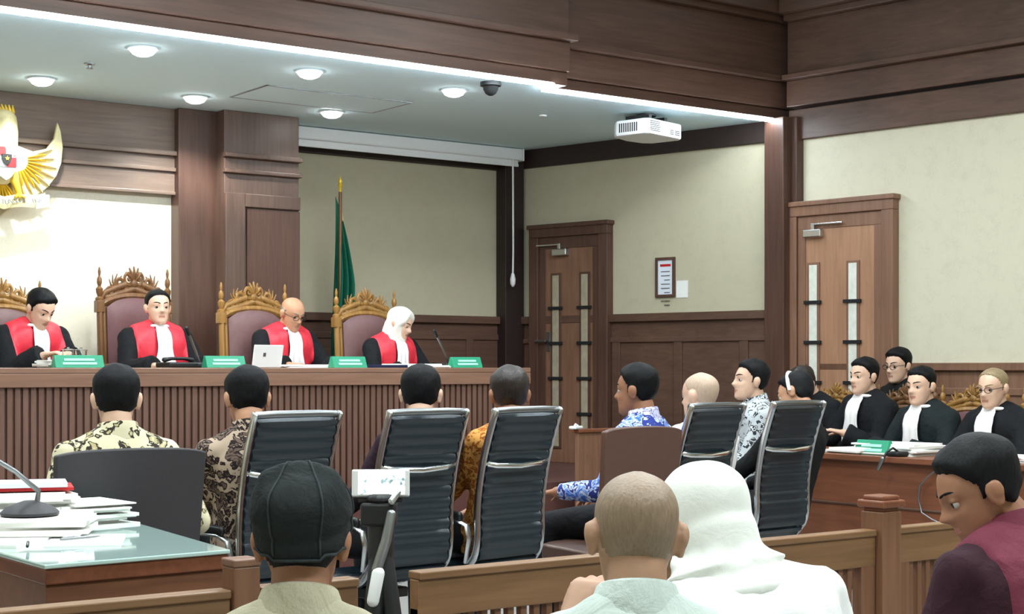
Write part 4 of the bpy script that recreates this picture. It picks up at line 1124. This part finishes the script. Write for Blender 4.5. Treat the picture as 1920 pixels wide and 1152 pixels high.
    for sg in (1, -1): pass
    for ch in r_.children: ch.scale = (k, k, k) if k != 1 else (1, 1, 1)
    return r_
def plain_chair(label, mat, back_top, half, curve, frame='black'):
    """Solid panel-backed chair facing +y."""
    r_ = empty('panel_back_chair', (0, 0, 0), 0, label, 'chair')
    grid = []
    for i in range(13):
        u = i/12; z = .47+(back_top-.47)*u; row = []
        for j in range(21):
            x = -1+2*j/20
            row.append((half*x*(.93+.07*u), -.24-.06*u+curve*abs(x)**2.2, z-.012*abs(x)**6*u+.01*u*(1-x*x)))
        grid.append(row)
    MB().sheet(grid, .04, lambda i, j: (0, 1, 0)).build('backrest', M[mat], r_, .006, True)
    MB().sheet([[(x, y, .475+.02*(1-(x/half)**4)) for x in np.linspace(-half*.92, half*.92, 11)] for y in np.linspace(-.22, .24, 9)], .07, lambda i, j: (0, 0, 1)).build('seat', M[mat], r_, .01, True)
    for sx in (1, -1):
        for sy in (1, -1):
            MB().tube([(half*.86*sx, .21*sy, .42), (half*.90*sx, .225*sy, 0)], .016, 10, False).build('leg', M[frame], r_, 0, True)
    MB().tube([(half*.86, .21, .40), (half*.86, -.21, .40), (-half*.86, -.21, .40), (-half*.86, .21, .40), (half*.86, .21, .40)], .014, 8).build('seat_frame', M[frame], r_, 0, True)
    return r_
def put(o, loc, rz=0):
    o.location = loc; o.rotation_euler = (0, 0, rz); return o

GW = 'witness chairs facing the bench'
# chair backs are measured at the top edge: local y -0.345, z 1.135
def chair_at(o, px, pytop, v, yaw, topy=-.345):
    p = atv(px, pytop, v); b = Matrix.Rotation(yaw, 3, 'Z') @ Vector((0, topy, 0))
    put(o, (p.x-b.x, p.y-b.y, 0), yaw)
    return o
ex = exec_chair('ribbed black office chair behind the person in the brown batik shirt')
ex['group'] = GW
chair_at(ex, 555, 767, 5.20, R(6))
lab = ['ribbed black office chair of the person in dark plum clothing, partly behind the phone tripod',
       'ribbed black office chair of the person in orange batik, beside the man in blue',
       'ribbed black office chair of the bald man in a white shirt',
       'ribbed black office chair nearest the lawyers table, end of the witness row']
for (px, py, v, yw), lb in zip(((800, 770, 5.18, 4), (986, 776, 5.18, 9), (1342, 757, 5.25, 7), (1494, 757, 5.36, 4)), lab):
    o = copy_tree(ex); o['label'] = lb; chair_at(o, px, py, v, R(yw))
c1 = plain_chair('charcoal panel-backed chair with a curved back behind the glass-topped desk', 'charcoal', 1.02, .27, .05); c1['group'] = GW
chair_at(c1, 252, 846, 5.13, R(-4), -.30)
c5 = plain_chair('brown panel-backed chair of the man in the blue and white batik shirt', 'brown_board', 1.04, .21, .01); c5['group'] = GW
chair_at(c5, 1202, 796, 5.22, R(-6), -.30)

GJ = 'carved chairs behind the bench'
cj = carved_chair('carved golden chair behind the bald judge, in front of the wooden pillar', 'wood_gold', 'maroon'); cj['group'] = GJ
def crest_at(o, px, pytop, v, yaw, ztop=1.29):
    p = atv(px, pytop, v); b = Matrix.Rotation(yaw, 3, 'Z') @ Vector((0, -.31, 0))
    put(o, (p.x-b.x, p.y-b.y, p.z-ztop), yaw); return o
def seat_on(o, z0, ztop):
    """Keep the chair on the floor z0 and let its height meet ztop."""
    s_ = (ztop-z0)/1.29; o.location.z = z0; o.scale = (.82, .95, s_); return o
def judge_chair(o, px, pytop, v):
    p = atv(px, pytop, v); put(o, (p.x, p.y-.31, PZ), PI); seat_on(o, PZ, p.z); return o
judge_chair(cj, 472, 531, 10.12)
for px, py, lb, big in ((0, 524, 'carved chair behind the judge beneath the emblem, partly cut off', 0), (682, 543, 'carved golden chair behind the judge in the white headscarf, below the flag', 0)):
    o = copy_tree(cj); o['label'] = lb; judge_chair(o, px, py, 10.12)
cp = carved_chair('tallest carved chair, dark maroon back, behind the judge in the middle of the bright wall', 'wood_gold_dark', 'maroon_deep', 1.0); cp['group'] = GJ
judge_chair(cp, 248, 503, 10.22); cp.scale.x = .80

# ------------------------------------------------------------------ judges
GP = 'judges behind the bench'
JV = 9.76
HB = dict(top=.024, side=.012)
person('person', 'person in black and red robe with black hair, head bowed over clasped hands', 76, 546, ('v', JV), PI+R(8), 0, 'skin_light', HB, (10, -30, 0), 12, 0, 'robe', 'robe', hands=((.085, .42, .275), (-.085, .42, .275)), curl=.8, floor=PZ, extras=(('sash',), ('jabot', .34, 1.2)), group=GP, wide=1.1)
person('person', 'person in black and red robe sitting upright against the tallest carved chair, face turned aside', 296, 546, ('v', JV), PI, 0, 'skin_light', dict(top=.016, side=.006, recede=.012), (-6, 2, 0), 2, 0, 'robe', 'robe', hands=((.16, .38, .22), (-.16, .38, .22)), floor=PZ, extras=(('sash',), ('jabot', .34, 1.2)), group=GP, wide=1.1)
person('person', 'bald person in black and red robe looking down at the bench', 548, 558, ('v', JV), PI+R(4), 0, 'skin', dict(top=.004, side=.006, bald=.035, rough=.001), (4, -24, 0), 8, 0, 'robe', 'robe', hands=((.18, .40, .22), (-.18, .40, .22)), hair_mat='hair_grey', floor=PZ, extras=(('sash',), ('jabot', .34, 1.2), ('glasses',)), group=GP, wide=1.1)
person('person', 'person in white headscarf with black and red robe, face turned down and aside', 750, 580, ('v', JV), PI+R(6), 0, 'skin_light', None, (26, -22, 0), 8, 0, 'robe', 'robe', hands=((.16, .40, .22), (-.16, .40, .22)), floor=PZ, extras=(('sash',), ('jabot', .36, 1.2), ('hijab', .62)), group=GP, wide=1.1, scale=.95)

# ------------------------------------------------------------------ witnesses in the row of chairs
WR = 'seated witnesses seen from behind'
HS = dict(top=.020, side=.010)
person('person', 'person in cream and black batik shirt seen from behind, in the charcoal chair', 218, 691, ('v', 5.45), R(-2), 0, 'skin_light', HS, (-16, -4, 0), -5, 0, 'shirt', 'batik_yellow', 'long', hands=((.30, .12, .12), (-.30, .12, .12)), extras=(('collar', 'batik_yellow'),), group=WR, hint=(.28, -.5, -.8), wide=1.05)
person('person', 'person in dark brown batik shirt leaning out beside the chrome-railed chair', 463, 693, ('v', 5.52), R(-4), 0, 'skin', HS, (-10, -10, 0), -4, -4, 'shirt', 'batik_brown', 'long', extras=(('collar', 'batik_brown'),), group=WR, hint=(.28, -.5, -.8))
person('person', 'person with round black hair and dark plum shirt behind the phone tripod', 789, 690, ('v', 5.50), R(10), 0, 'skin_light', dict(top=.018, side=.012), (-46, -10, 0), -6, 2, 'shirt', 'plum', 'long', group=WR, hint=(.28, -.5, -.8), extras=(('collar', 'navy'),))
person('person', 'person with dark hair and orange batik shirt seen from behind', 955, 692, ('v', 5.48), R(4), 0, 'skin_dark', HS, (-30, -2, 0), -7, 2, 'shirt', 'orange_cloth', 'long', hair_mat='hair_brown', group=WR, hint=(.28, -.5, -.8), extras=(('collar', 'orange_cloth'),))
person('person', 'person in blue and white batik shirt looking aside, hand on the armrest', 1194, 687, ('v', 5.52), R(20), 0, 'skin_dark', HS, (6, -2, 0), -4, 0, 'shirt', 'batik_blue', 'long', hands=((.20, .30, .10), (-.30, .26, .14)), group=WR, hint=(.28, -.5, -.8), extras=(('collar', 'batik_pale'),), voxel=.006)
person('person', 'bald person in white shirt seen from behind, in a ribbed chair beside the brown one', 1313, 699, ('v', 5.56), R(4), 0, 'skin_light', dict(top=.001, side=.002, rough=0), (4, -4, 0), -7, 4, 'shirt', 'white_cloth', 'long', hair_mat='stubble_pale', group=WR, hint=(.28, -.5, -.8), hands=((.10, .34, .08), (-.24, .24, .12)))
person('person', 'person in black and white batik shirt facing aside between two ribbed chairs', 1408, 678, ('v', 6.50), R(58), 0, 'skin_light', HS, (4, 4, 0), 2, 0, 'shirt', 'batik_bw', 'long', hands=((.12, .34, .06), (-.12, .34, .06)), group=WR, hint=(.28, -.5, -.8), lap=.34, extras=(('collar', 'batik_bw'),))
person('person', 'person with tilted dark head and white headset band in the end chair of the row', 1492, 702, ('v', 5.76), R(0), 0, 'skin', HS, (24, -22, 20), -6, 14, 'shirt', 'black_cloth', 'long', group=WR, hint=(.28, -.5, -.8), extras=(('headband',),), hands=((.08, .34, .08), (-.10, .34, .08)), wide=.80)

# ------------------------------------------------------------------ lawyers
GL = 'lawyers behind the side table'
person('person', 'person with dark brown hair bowing low at the far end of the lawyers table', 1506, 690, ('x', 7.88), R(84), 0, 'skin_light', HS, (0, -34, 0), 14, 0, 'robe', 'robe', hair_mat='hair_brown', group=GL)
person('person', 'person in black robe with white neckband behind the green name plate', 1620, 674, ('x', 7.90), R(80), 0, 'skin_light', dict(top=.020, side=.009), (2, -2, 0), 6, -4, 'robe', 'robe', hands=((.16, .34, .20), (-.08, .30, .24)), group=GL, extras=(('jabot', .34, 1.5),), voxel=.0065)
person('person', 'person in black robe with white neckband behind the thick stack of white papers', 1727, 690, ('x', 7.72), R(84), 0, 'skin_light', dict(top=.016, side=.007), (8, -4, 0), 8, 0, 'robe', 'robe_green', hands=((.14, .36, .22), (-.10, .34, .22)), group=GL, extras=(('jabot', .36, 1.5),))
person('person', 'person in black robe with glasses and thin sandy hair beside the maroon chair back', 1862, 692, ('x', 7.70), R(88), 0, 'skin_light', dict(top=.007, side=.008, recede=.02, rough=.001), (4, -8, 0), 6, 0, 'robe', 'robe', hair_mat='hair_sand', hands=((.16, .36, .20), (-.14, .36, .20)), group=GL, extras=(('jabot', .36, 1.5), ('glasses',)))
person('person', 'person with glasses half hidden behind the lawyers, only forehead and black hair showing', 1684, 656, ('x', 8.60), R(84), 0, 'skin_light', dict(top=.022, side=.010), (6, -6, 0), 4, 0, 'jacket', 'black_cloth', group=GL, extras=(('glasses',),))
GC = 'carved chairs behind the lawyers'
for i, (x, y, yw, lb) in enumerate(((8.16, 6.84, 84, 'carved maroon chair behind the lawyer with the green name plate'), (8.10, 6.24, 86, 'carved maroon chair behind the lawyer with the paper stack'), (8.10, 5.60, 88, 'carved maroon chair behind the lawyer with glasses'), (8.16, 7.46, 84, 'carved chair behind the bowed lawyer at the far end of the table'))):
    o = copy_tree(cp if i == 0 else cj); o['label'] = lb; o['group'] = GC
    put(o, (x-.10, y, 0), R(yw)); o.scale = (.84, .9, .93)
    for ch in o.children:
        if ch.name.startswith(('padded_back', 'seat_cushion')):
            ch.data = ch.data.copy(); ch.data.materials.clear(); ch.data.materials.append(M['maroon_deep'])

# ------------------------------------------------------------------ lawyers' table
TX, T0, T1, TZ = 7.02, 4.3, 7.55, .80
lt = empty('lawyers_table', (TX, T0, 0), 0, 'long brown wooden lawyers table with a solid front', 'table')
MB().bx(-.03, .58, 0, T1-T0, TZ-.035, TZ).build('table_top', M['wood_red'], lt, .005)
MB().bx(.02, .05, .03, T1-T0-.03, .03, TZ-.035).build('front_panel', M['wood_red'], lt, .003)
MB().bx(.008, .022, .03, T1-T0-.03, TZ-.30, TZ-.288).bx(.005, .024, .03, T1-T0-.03, .03, .13).build('front_moulding', M['wood_dark_y'], lt, .003)
for y in (.03, T1-T0-.07): MB().bx(.05, .54, y, y+.04, 0, TZ-.035).build('side_panel', M['wood_red'], lt, .003)
def name_plate(label, p, rz, wd, hh, group):
    r_ = empty('name_plate', p, rz, label, 'name plate', group)
    MB().prism([(-.045, 0), (.045, 0), (.012, hh), (-.012, hh)], -wd/2, wd/2, lambda a, b, d: (d, a, b)).build('plate', M['green'], r_, .003)
    a = math.atan2(.033, hh)
    q = MB()
    for i, (z, l) in enumerate(((.64, .62), (.34, .70))):
        zc = hh*z; yc = -.045+.033*zc/hh-.002
        q.box((0, yc, zc), (wd*l, .003, hh*.2), (-a, 0, 0))
    q.build('pale_print', M['green_light'], r_)
    return r_
p = atz(1627, 853, TZ)
name_plate('green name plate with pale print on the lawyers table', (TX+.08, p.y-.02, TZ), R(-90), .24, .085, 'green name plates')
def paper_stack(label, loc, rz, n, size=(.21, .297), seed=1, group=None, mat='paper', spread=.02):
    rnd = random.Random(seed); r_ = empty('paper_stack', loc, rz, label, 'papers', group)
    z = 0
    for i in range(n):
        t = rnd.uniform(.004, .012); a = rnd.uniform(-.12, .12); dx, dy = rnd.uniform(-spread, spread), rnd.uniform(-spread, spread)
        MB().box((dx, dy, z+t/2), (size[0], size[1], t), (0, 0, a)).build('sheaf', M[mat], r_); z += t
    return r_
paper_stack('thick untidy stack of white papers on the lawyers table', (TX+.22, 5.98, TZ), R(4), 8, (.32, .42), 3, None, 'paper', .03)
q = paper_stack('curled white document lying open in front of the paper stack', (TX+.14, 6.24, TZ), R(-12), 3, (.22, .30), 5)
paper_stack('white papers in front of the lawyer with glasses', (TX+.2, 5.20, TZ), R(8), 5, (.30, .34), 8)
lp2 = empty('laptop_bag', (TX+.20, 6.92, TZ), R(6), 'dark flat case lying on the lawyers table beside the green name plate', 'case')
MB().bx(-.12, .14, -.17, .17, 0, .045).build('case_body', M['black'], lp2, .014); MB().tube([(-.12, -.05, .02), (-.16, -.03, .02), (-.16, .03, .02), (-.12, .05, .02)], .008, 8).build('case_handle', M['black'], lp2, 0, True)
# gooseneck microphone hanging over the table front and a loose cable
p = atx(1668, 866, TX-.04)
mc = empty('table_microphone', (TX+.03, p.y, TZ), R(180), 'black gooseneck microphone bent over the front edge of the lawyers table', 'microphone')
MB().bx(-.05, .05, -.045, .045, 0, .03).build('microphone_base', M['black'], mc, .01)
MB().tube([(.0, 0, .03), (.04, 0, .05), (.08, -.01, .03), (.10, -.03, -.02), (.095, -.06, -.07)], [.007]*5, 8).build('gooseneck', M['black'], mc, 0, True)
MB().tube([(.10, -.025, -.01), (.095, -.06, -.07)], [.013, .011], 10).build('microphone_head', M['alu_dark'], mc, 0, True)
pts = [atx(px, py, TX-.012) for px, py in ((1772, 866), (1758, 880), (1738, 896), (1724, 912), (1722, 936), (1728, 962), (1748, 975), (1770, 985))]
tag(MB().tube([Vector((TX+.02, pts[0].y-.01, TZ+.006))]+[Vector(q) for q in pts], .005, 8).build('microphone_cable', M['alu_dark'], None, 0, True), 'thin loose cable looping down the front of the lawyers table', 'cable')

# ------------------------------------------------------------------ things on the bench
def on_bench(px, v): q = atv(px, 690, v); return (q.x, q.y, H)
for px, wd, lb in ((146, .30, 'green name plate in front of the judge with bowed head, partly under white paper'), (420, .27, 'green name plate between the tallest chair and the bald judge'), (652, .255, 'green name plate between the bald judge and the judge in the headscarf'), (872, .245, 'green name plate at the empty end of the bench beside the microphone')):
    name_plate(lb, on_bench(px, BF+.10), R(0), wd, .075, 'green name plates')
paper_stack('white sheets lying over the first green name plate', on_bench(122, BF+.27), R(5), 6, (.30, .2), 11, 'papers on the bench')
paper_stack('white papers in front of the bald judge', on_bench(575, BF+.30), R(-4), 3, (.40, .25), 12, 'papers on the bench')
paper_stack('white papers in front of the judge in the headscarf', on_bench(770, BF+.28), R(3), 4, (.36, .22), 13, 'papers on the bench')
paper_stack('thin white papers beside the microphone at the end of the bench', on_bench(815, BF+.14), R(-3), 3, (.14, .2), 14, 'papers on the bench')
b_ = on_bench(500, BF+.22); lpz = empty('laptop', b_, R(8), 'white laptop with raised lid in front of the bald judge', 'laptop')
MB().bx(-.115, .115, .0, .20, 0, .016).build('keyboard_base', M['white_plastic'], lpz, .005)
MB().box((0, -.012, .075), (.23, .010, .15), (R(12), 0, 0)).build('lid', M['white_plastic'], lpz, .004)
MB().box((-.03, -.0185, .085), (.022, .004, .026), (R(12), 0, 0)).build('lid_emblem', M['alu_dark'], lpz, .001)
def bench_mic(label, foot, tip, v, base=True):
    f_ = on_bench(foot, v); t_ = atv(tip[0], tip[1], v-.10); r_ = empty('gooseneck_microphone', f_, 0, label, 'microphone', 'microphones on the bench')
    d = t_-Vector(f_)
    MB().bx(-.06, .06, -.05, .07, 0, .035).build('microphone_base', M['black'], r_, .012)
    MB().tube([(0, 0, .03), (d.x*.30, d.y*.3, d.z*.42), (d.x*.72, d.y*.72, d.z*.78), tuple(d*.9)], [.008]*4, 8).build('gooseneck', M['alu_dark'], r_, 0, True)
    MB().tube([tuple(d*.86), tuple(d)], [.013, .013], 10).build('microphone_head', M['black'], r_, 0, True)
    MB().lathe([(.006, 0), (.012, .004), (.012, .012), (0, .014)], (.03, -.03, .034), 10).build('talk_button', M['red_paint'], r_, 0, True)
bench_mic('slim gooseneck microphone at the empty end of the bench', 842, (814, 621), BF+.30)
bench_mic('pale gooseneck microphone beside the judge in the tallest chair', 374, (350, 616), BF+.36)
ph = empty('telephone', on_bench(334, BF+.25), R(10), 'low black telephone on the bench in front of the tallest chair', 'telephone')
MB().bx(-.11, .11, -.07, .09, 0, .035).build('telephone_body', M['black'], ph, .01); MB().tube([(-.10, .0, .05), (-.05, 0, .058), (.05, 0, .058), (.10, 0, .05)], [(.022, .016), (.014, .011), (.014, .011), (.022, .016)], 10).build('handset', M['black'], ph, 0, True)
for i, (px, v) in enumerate(((128, BF+.46), (152, BF+.50))):
    r_ = empty('drinking_glass', on_bench(px, v), 0, ['lidded drinking glass closer to the judge with bowed head', 'lidded drinking glass closer to the tallest chair'][i], 'glass', 'drinking glasses on the bench')
    MB().lathe([(.0, 0), (.030, 0), (.036, .11), (.033, .11), (.028, .008), (0, .008)], n=20).build('tumbler', M['glass'], r_, 0, True)
    MB().lathe([(0, .125), (.008, .128), (.008, .118), (.041, .114), (.041, .109), (0, .109)], n=20).build('lid', M['alu'], r_, 0, True)
pe = empty('document_folder', on_bench(716, BF+.26), R(-4), 'dark folder on the bench before the judge in the headscarf', 'folder')
MB().bx(-.15, .15, -.1, .1, 0, .02).build('folder_cover', M['navy'], pe, .004)

# ------------------------------------------------------------------ glass-topped desk
DZ = .80
dk = empty('court_desk', (0, 0, 0), 0, 'wooden desk with a pale green glass top and papers', 'desk')
q0, q1 = atz(84, 1060, DZ), atz(432, 1031, DZ)
near = q0.y; xl, xr = q0.x, q1.x
out = [(xl, near), (xr, q1.y), (xr+.12, near+1.20), (xl-.02, near+1.20)]
flat = lambda a, b, d: (a, b, d)
MB().prism(out, DZ-.012, DZ, flat).build('glass_top', M['glass_top'], dk, .003)
def inset(o, e): c = Vector((sum(p[0] for p in o)/4, sum(p[1] for p in o)/4)); return [(c.x+(p[0]-c.x)*(1-e), c.y+(p[1]-c.y)*(1-e)) for p in o]
MB().prism(inset(out, .012), DZ-.055, DZ-.012, flat).build('desk_board', M['wood_red'], dk, .004)
MB().prism(inset(out, .03), DZ-.24, DZ-.055, flat).build('apron', M['wood_mid_x'], dk, .004)
MB().bx(xl+.03, xr-.03, near+.008, near+.03, DZ-.145, DZ-.137).build('apron_moulding', M['wood_dark_x'], dk)
for x in (xl+.05, xr-.03): MB().bx(x-.03, x+.03, near+.05, near+1.1, 0, DZ-.24).build('side_panel', M['wood_red'], dk, .003)
MB().bx(xl+.08, xr-.06, near+.10, near+.13, .05, DZ-.24).build('front_panel', M['wood_mid_x'], dk, .003)
GD = 'papers on the glass-topped desk'
def desk_papers(label, px, py, rz, n, size, seed, spread=.02, mat='paper'):
    q = atz(px, py, DZ); return paper_stack(label, (q.x, q.y, DZ), R(rz), n, size, seed, GD, mat, spread)
def tall_pile(label, px, v, rz, n, size, seed, spread=.03):
    q = atv(px, 900, v); rnd = random.Random(seed); z = 0
    for i in range(n): z += rnd.uniform(.004, .012); [rnd.random() for _ in range(3)]
    return paper_stack(label, (q.x, q.y, DZ), R(rz), n, size, seed, GD, 'paper', spread), DZ+z
desk_papers('flat white sheet lying nearest the front edge of the glass top', 158, 1016, -28, 1, (.21, .297), 21)
desk_papers('single white sheet half under the microphone papers', 16, 1018, -40, 1, (.21, .297), 26)
pc_, zc_ = tall_pile('pile of white papers under the desk microphone', 62, 4.64, -24, 7, (.30, .27), 22)
pa_, za_ = tall_pile('tallest pile of white papers at the far end of the desk, under the red folder', 40, 4.93, -14, 15, (.27, .24), 24)
pb_, zb_ = tall_pile('loose pile of white papers beside the charcoal chair', 150, 4.90, 8, 10, (.21, .27), 25)
q = pa_.location; rf = empty('red_folder', (q.x+.03, q.y, za_+.004), R(-18), 'red folder lying on the tallest pile of papers at the far end of the desk', 'folder')
MB().bx(-.13, .13, -.10, .10, 0, .012).build('folder_cover', M['red_paint'], rf, .003); MB().bx(-.135, .11, -.11, .08, .012, .026).build('folder_sheets', M['paper_blue'], rf)
q = atv(56, 968, 4.60); m_ = empty('desk_microphone', (q.x, q.y, zc_+.004), R(-20), 'dark desk microphone with a long gooseneck on the papers', 'microphone')
MB().lathe([(0, 0), (.085, 0), (.086, .008), (.070, .022), (.040, .034), (.018, .042), (0, .042)], n=24).build('microphone_base', M['charcoal'], m_, 0, True)
tp_ = atv(-12, 860, q.y-.02); d = Vector(tp_)-Vector((q.x, q.y, zc_+.004)); d = Matrix.Rotation(R(20), 3, 'Z') @ d
MB().tube([(.02, 0, .03), (.025, .0, .07), tuple(Vector((.02, 0, .07)).lerp(d, .5)+Vector((0, 0, .01))), tuple(d)], [.009, .008, .007, .007], 8).build('gooseneck', M['alu_dark'], m_, 0, True)
MB().tube([tuple(d*.97), tuple(d*1.15)], [.012, .012], 10).build('microphone_head', M['black'], m_, 0, True)
for i, (px, py, rz, lb) in enumerate(((52, 1024, 70, 'black pen lying on the glass beside the flat white sheet'), (150, 1012, 10, 'thin grey pen lying across the flat white sheet'))):
    q = atz(px, py, DZ+.012); pn = empty('pen', (q.x, q.y, DZ+.017), R(rz), lb, 'pen', 'pens on the desk')
    MB().tube([(-.06, 0, 0), (.05, 0, 0), (.066, 0, 0)], [.0045, .0045, .0015], 8).build('barrel', M['black' if i == 0 else 'alu_dark'], pn, 0, True)
    MB().tube([(-.055, 0, .005), (-.02, 0, .006)], .0016, 6).build('clip', M['alu'], pn, 0, True)

# ------------------------------------------------------------------ the bar rail
RV, RZ_ = 3.55, .755
def rail(x0, x1, label, stile=False):
    r_ = empty('bar_rail', (x0, RV, AZ), 0, label, 'railing', 'wooden railing between public and court')
    L = x1-x0; t = RZ_-AZ
    MB().bx(0, L, -.03, .03, t-.022, t).build('cap_rail', M['wood_rail'], r_, .004)
    MB().bx(0, L, -.022, .022, t-.125, t-.022).build('top_board', M['wood_rail'], r_, .003)
    MB().bx(0, L, -.022, .022, .06, .17).build('bottom_board', M['wood_rail'], r_, .003)
    for x in (.0, L-.07): MB().bx(x, x+.07, -.021, .021, .0, t-.10).build('stile', M['wood_post'], r_, .003)
    x = .09; proto = None
    while x < L-.09:
        if proto is None: proto = b = MB().bx(-.011, .011, -.012, .012, .16, t-.115).build('baluster', M['wood_post'], r_, .002)
        else: b = proto.copy(); C.objects.link(b)
        b.location = (x, 0, 0); x += .046
    return r_
def post(px, label, wd=.098, top=.87):
    q = atv(px, 900, RV); r_ = empty('rail_post', (q.x, RV, AZ), 0, label, 'post', 'posts of the wooden railing'); t = top-AZ
    MB().bx(-wd/2, wd/2, -wd/2, wd/2, 0, t-.055).build('shaft', M['wood_post'], r_, .004)
    MB().bx(-wd/2+.006, wd/2-.006, -wd/2+.006, wd/2-.006, t-.058, t-.040).bx(-wd/2-.010, wd/2+.010, -wd/2-.010, wd/2+.010, t-.042, t-.016).bx(-wd/2+.004, wd/2-.004, -wd/2+.004, wd/2-.004, t-.018, t).build('post_cap', M['wood_red'], r_, .006)
    return q.x
xp2 = post(1652, 'square wooden post with a capped top between two runs of railing')
xp1 = atv(452, 1100, RV).x
r_ = empty('rail_post', (xp1, RV, AZ), 0, 'square wooden post at the corner of the glass-topped desk, half hidden by the capped man', 'post', 'posts of the wooden railing')
MB().bx(-.036, .036, -.036, .036, 0, .81-AZ).build('shaft', M['wood_post'], r_, .004); MB().bx(-.038, .038, -.038, .038, .81-AZ, .83-AZ).build('post_cap', M['wood_mid'], r_, .004)
rail(.30, xp1-.04, 'run of wooden railing in front of the glass-topped desk')
xg = atv(664, 1100, RV).x
rail(xp1+.04, xg, 'short run of wooden railing behind the man in the black cap')
xb = atv(776, 1100, RV).x
rail(xb, xp2-.055, 'long run of wooden railing behind the bald man and the white headscarf')
rail(xp2+.055, xp2+2.2, 'run of wooden railing beyond the capped post, behind the man in maroon')

# ------------------------------------------------------------------ phone on a tripod
q = atv(714, 1000, 3.30); tx, ty = q.x, q.y
px_m = q.y*FW[1]+q.x*FW[0]
tr = empty('tripod', (tx, ty, AZ), -YAW, 'black tripod with a grey gimbal handle standing in the railing gap', 'tripod')
zz = lambda py: H+(690-py)/F*px_m-AZ
def off(px): return (px-714)/F*px_m
for i, (ox, oy) in enumerate(((-.075, -.10), (.13, -.05), (.0, .16))):
    lg = MB().tube([(.0, 0, zz(1012)), (ox*.55, oy*.55, zz(1012)*.55), ], [.026, .023], 10).build('leg', M['black'], tr, 0, True)
    MB().tube([(ox*.53, oy*.53, zz(1012)*.57), (ox*1.05, oy*1.05, .01)], [.018, .016], 10).build('leg_extension', M['black'], lg, 0, True)
    MB().ell((ox*1.05, oy*1.05, .013), (.016, .016, .013)).build('rubber_foot', M['black_matt'], lg, 0, True)
    MB().bx(ox*.55-.02, ox*.55+.02, oy*.55-.02, oy*.55+.02, zz(1012)*.55-.02, zz(1012)*.55+.02).build('leg_clamp', M['black'], lg, .006)
MB().tube([(0, 0, zz(1130)), (0, 0, zz(985))], [.030, .034], 12).build('centre_column', M['black'], tr, 0, True)
MB().bx(-.048, .040, -.04, .04, zz(985), zz(942)).lathe([(.03, 0), (.04, .01), (.03, .025)], (0, 0, zz(945)), 14).build('pan_head', M['black'], tr, .010)
MB().tube([(.03, -.05, zz(960)), (.018, -.06, zz(1010)), (-.004, -.07, zz(1062))], [(.010, .012), (.014, .013), (.014, .013)], 12).build('gimbal_handle', M['alu_dark'], tr, 0, True)
h2 = MB().tube([(.0, -.075, zz(1068)), (-.012, -.085, zz(1118))], [(.017, .016), (.016, .015)], 12).build('white_grip', M['white_plastic'], tr, 0, True)
MB().tube([(.030, -.045, zz(938)), (.045, -.03, zz(922))], [.009, .008], 8).build('tilt_lever', M['alu'], tr, 0, True)
mm_ = zz(905)
MB().bx(-.09, .072, -.014, -.004, zz(934), zz(931)).bx(-.055, .055, -.012, .012, zz(942), zz(930)).build('phone_clamp', M['black'], tr, .002)
po = empty('smartphone', (tx, ty, AZ+zz(906)), -YAW+R(3), 'smartphone held sideways on the tripod, its screen glowing white', 'phone')
fx = (off(768)-off(660))/2; cx2 = (off(768)+off(660))/2; hz2 = (zz(880)-zz(931))/2
MB().bx(cx2-fx, cx2+fx, -.010, 0, -hz2, hz2).build('phone_case', M['white_plastic'], po, .004)
MB().bx(cx2-fx+.016, cx2+fx-.012, -.0115, -.0095, -hz2+.006, hz2-.006).build('screen', M['screen'], po)

# ------------------------------------------------------------------ people in the public seats
GF = 'people in the public seats'
person('person', 'person in black cap and khaki shirt seen from behind, beside the tripod', 566, 902, ('v', 2.57), R(-34), 0, 'skin_dark', dict(top=.004, side=.005, rough=.001), (-1, -3, 0), 6, 0, 'shirt', 'khaki', floor=AZ, extras=(('cap',), ('collar', 'khaki')), voxel=.006, group=GF, scale=1.0)
person('person', 'bald person with shaved scalp and pale mint shirt seen from behind', 1192, 885, ('v', 2.10), R(-38), 0, 'skin_bald', dict(top=.0012, side=.0018, rough=.0), (4, -6, 2), 4, 0, 'shirt', 'mint', hair_mat='stubble', hands=((.16, .34, .08), (-.115, .235, .42)), hint=(.12, -.1, -1), curl=.9, floor=AZ, voxel=.006, group=GF, extras=(('collar', 'mint'),))
person('person', 'person in large white headscarf and white blouse seen from behind', 1322, 884, ('v', 2.50), R(-16), 0, 'skin_light', None, (14, -20, 0), 18, -7, 'jacket', 'white_cloth', floor=AZ, extras=(('hijab', .62, 'hijab_soft', .44),), voxel=.008, group=GF, scale=1.0, wide=1.16)
person('person', 'person with black hair in a maroon shirt, face bent down in profile', 1838, 828, ('v', 2.28), R(-4), 0, 'skin_dark', dict(top=.022, side=.012), (56, -26, 0), 12, 0, 'shirt', 'maroon_dark_cloth', floor=AZ, extras=(('collar', 'maroon_cloth'), ('yoke', 'maroon_cloth', .20, .165)), voxel=.005, group=GF, scale=1.0, wide=1.18)
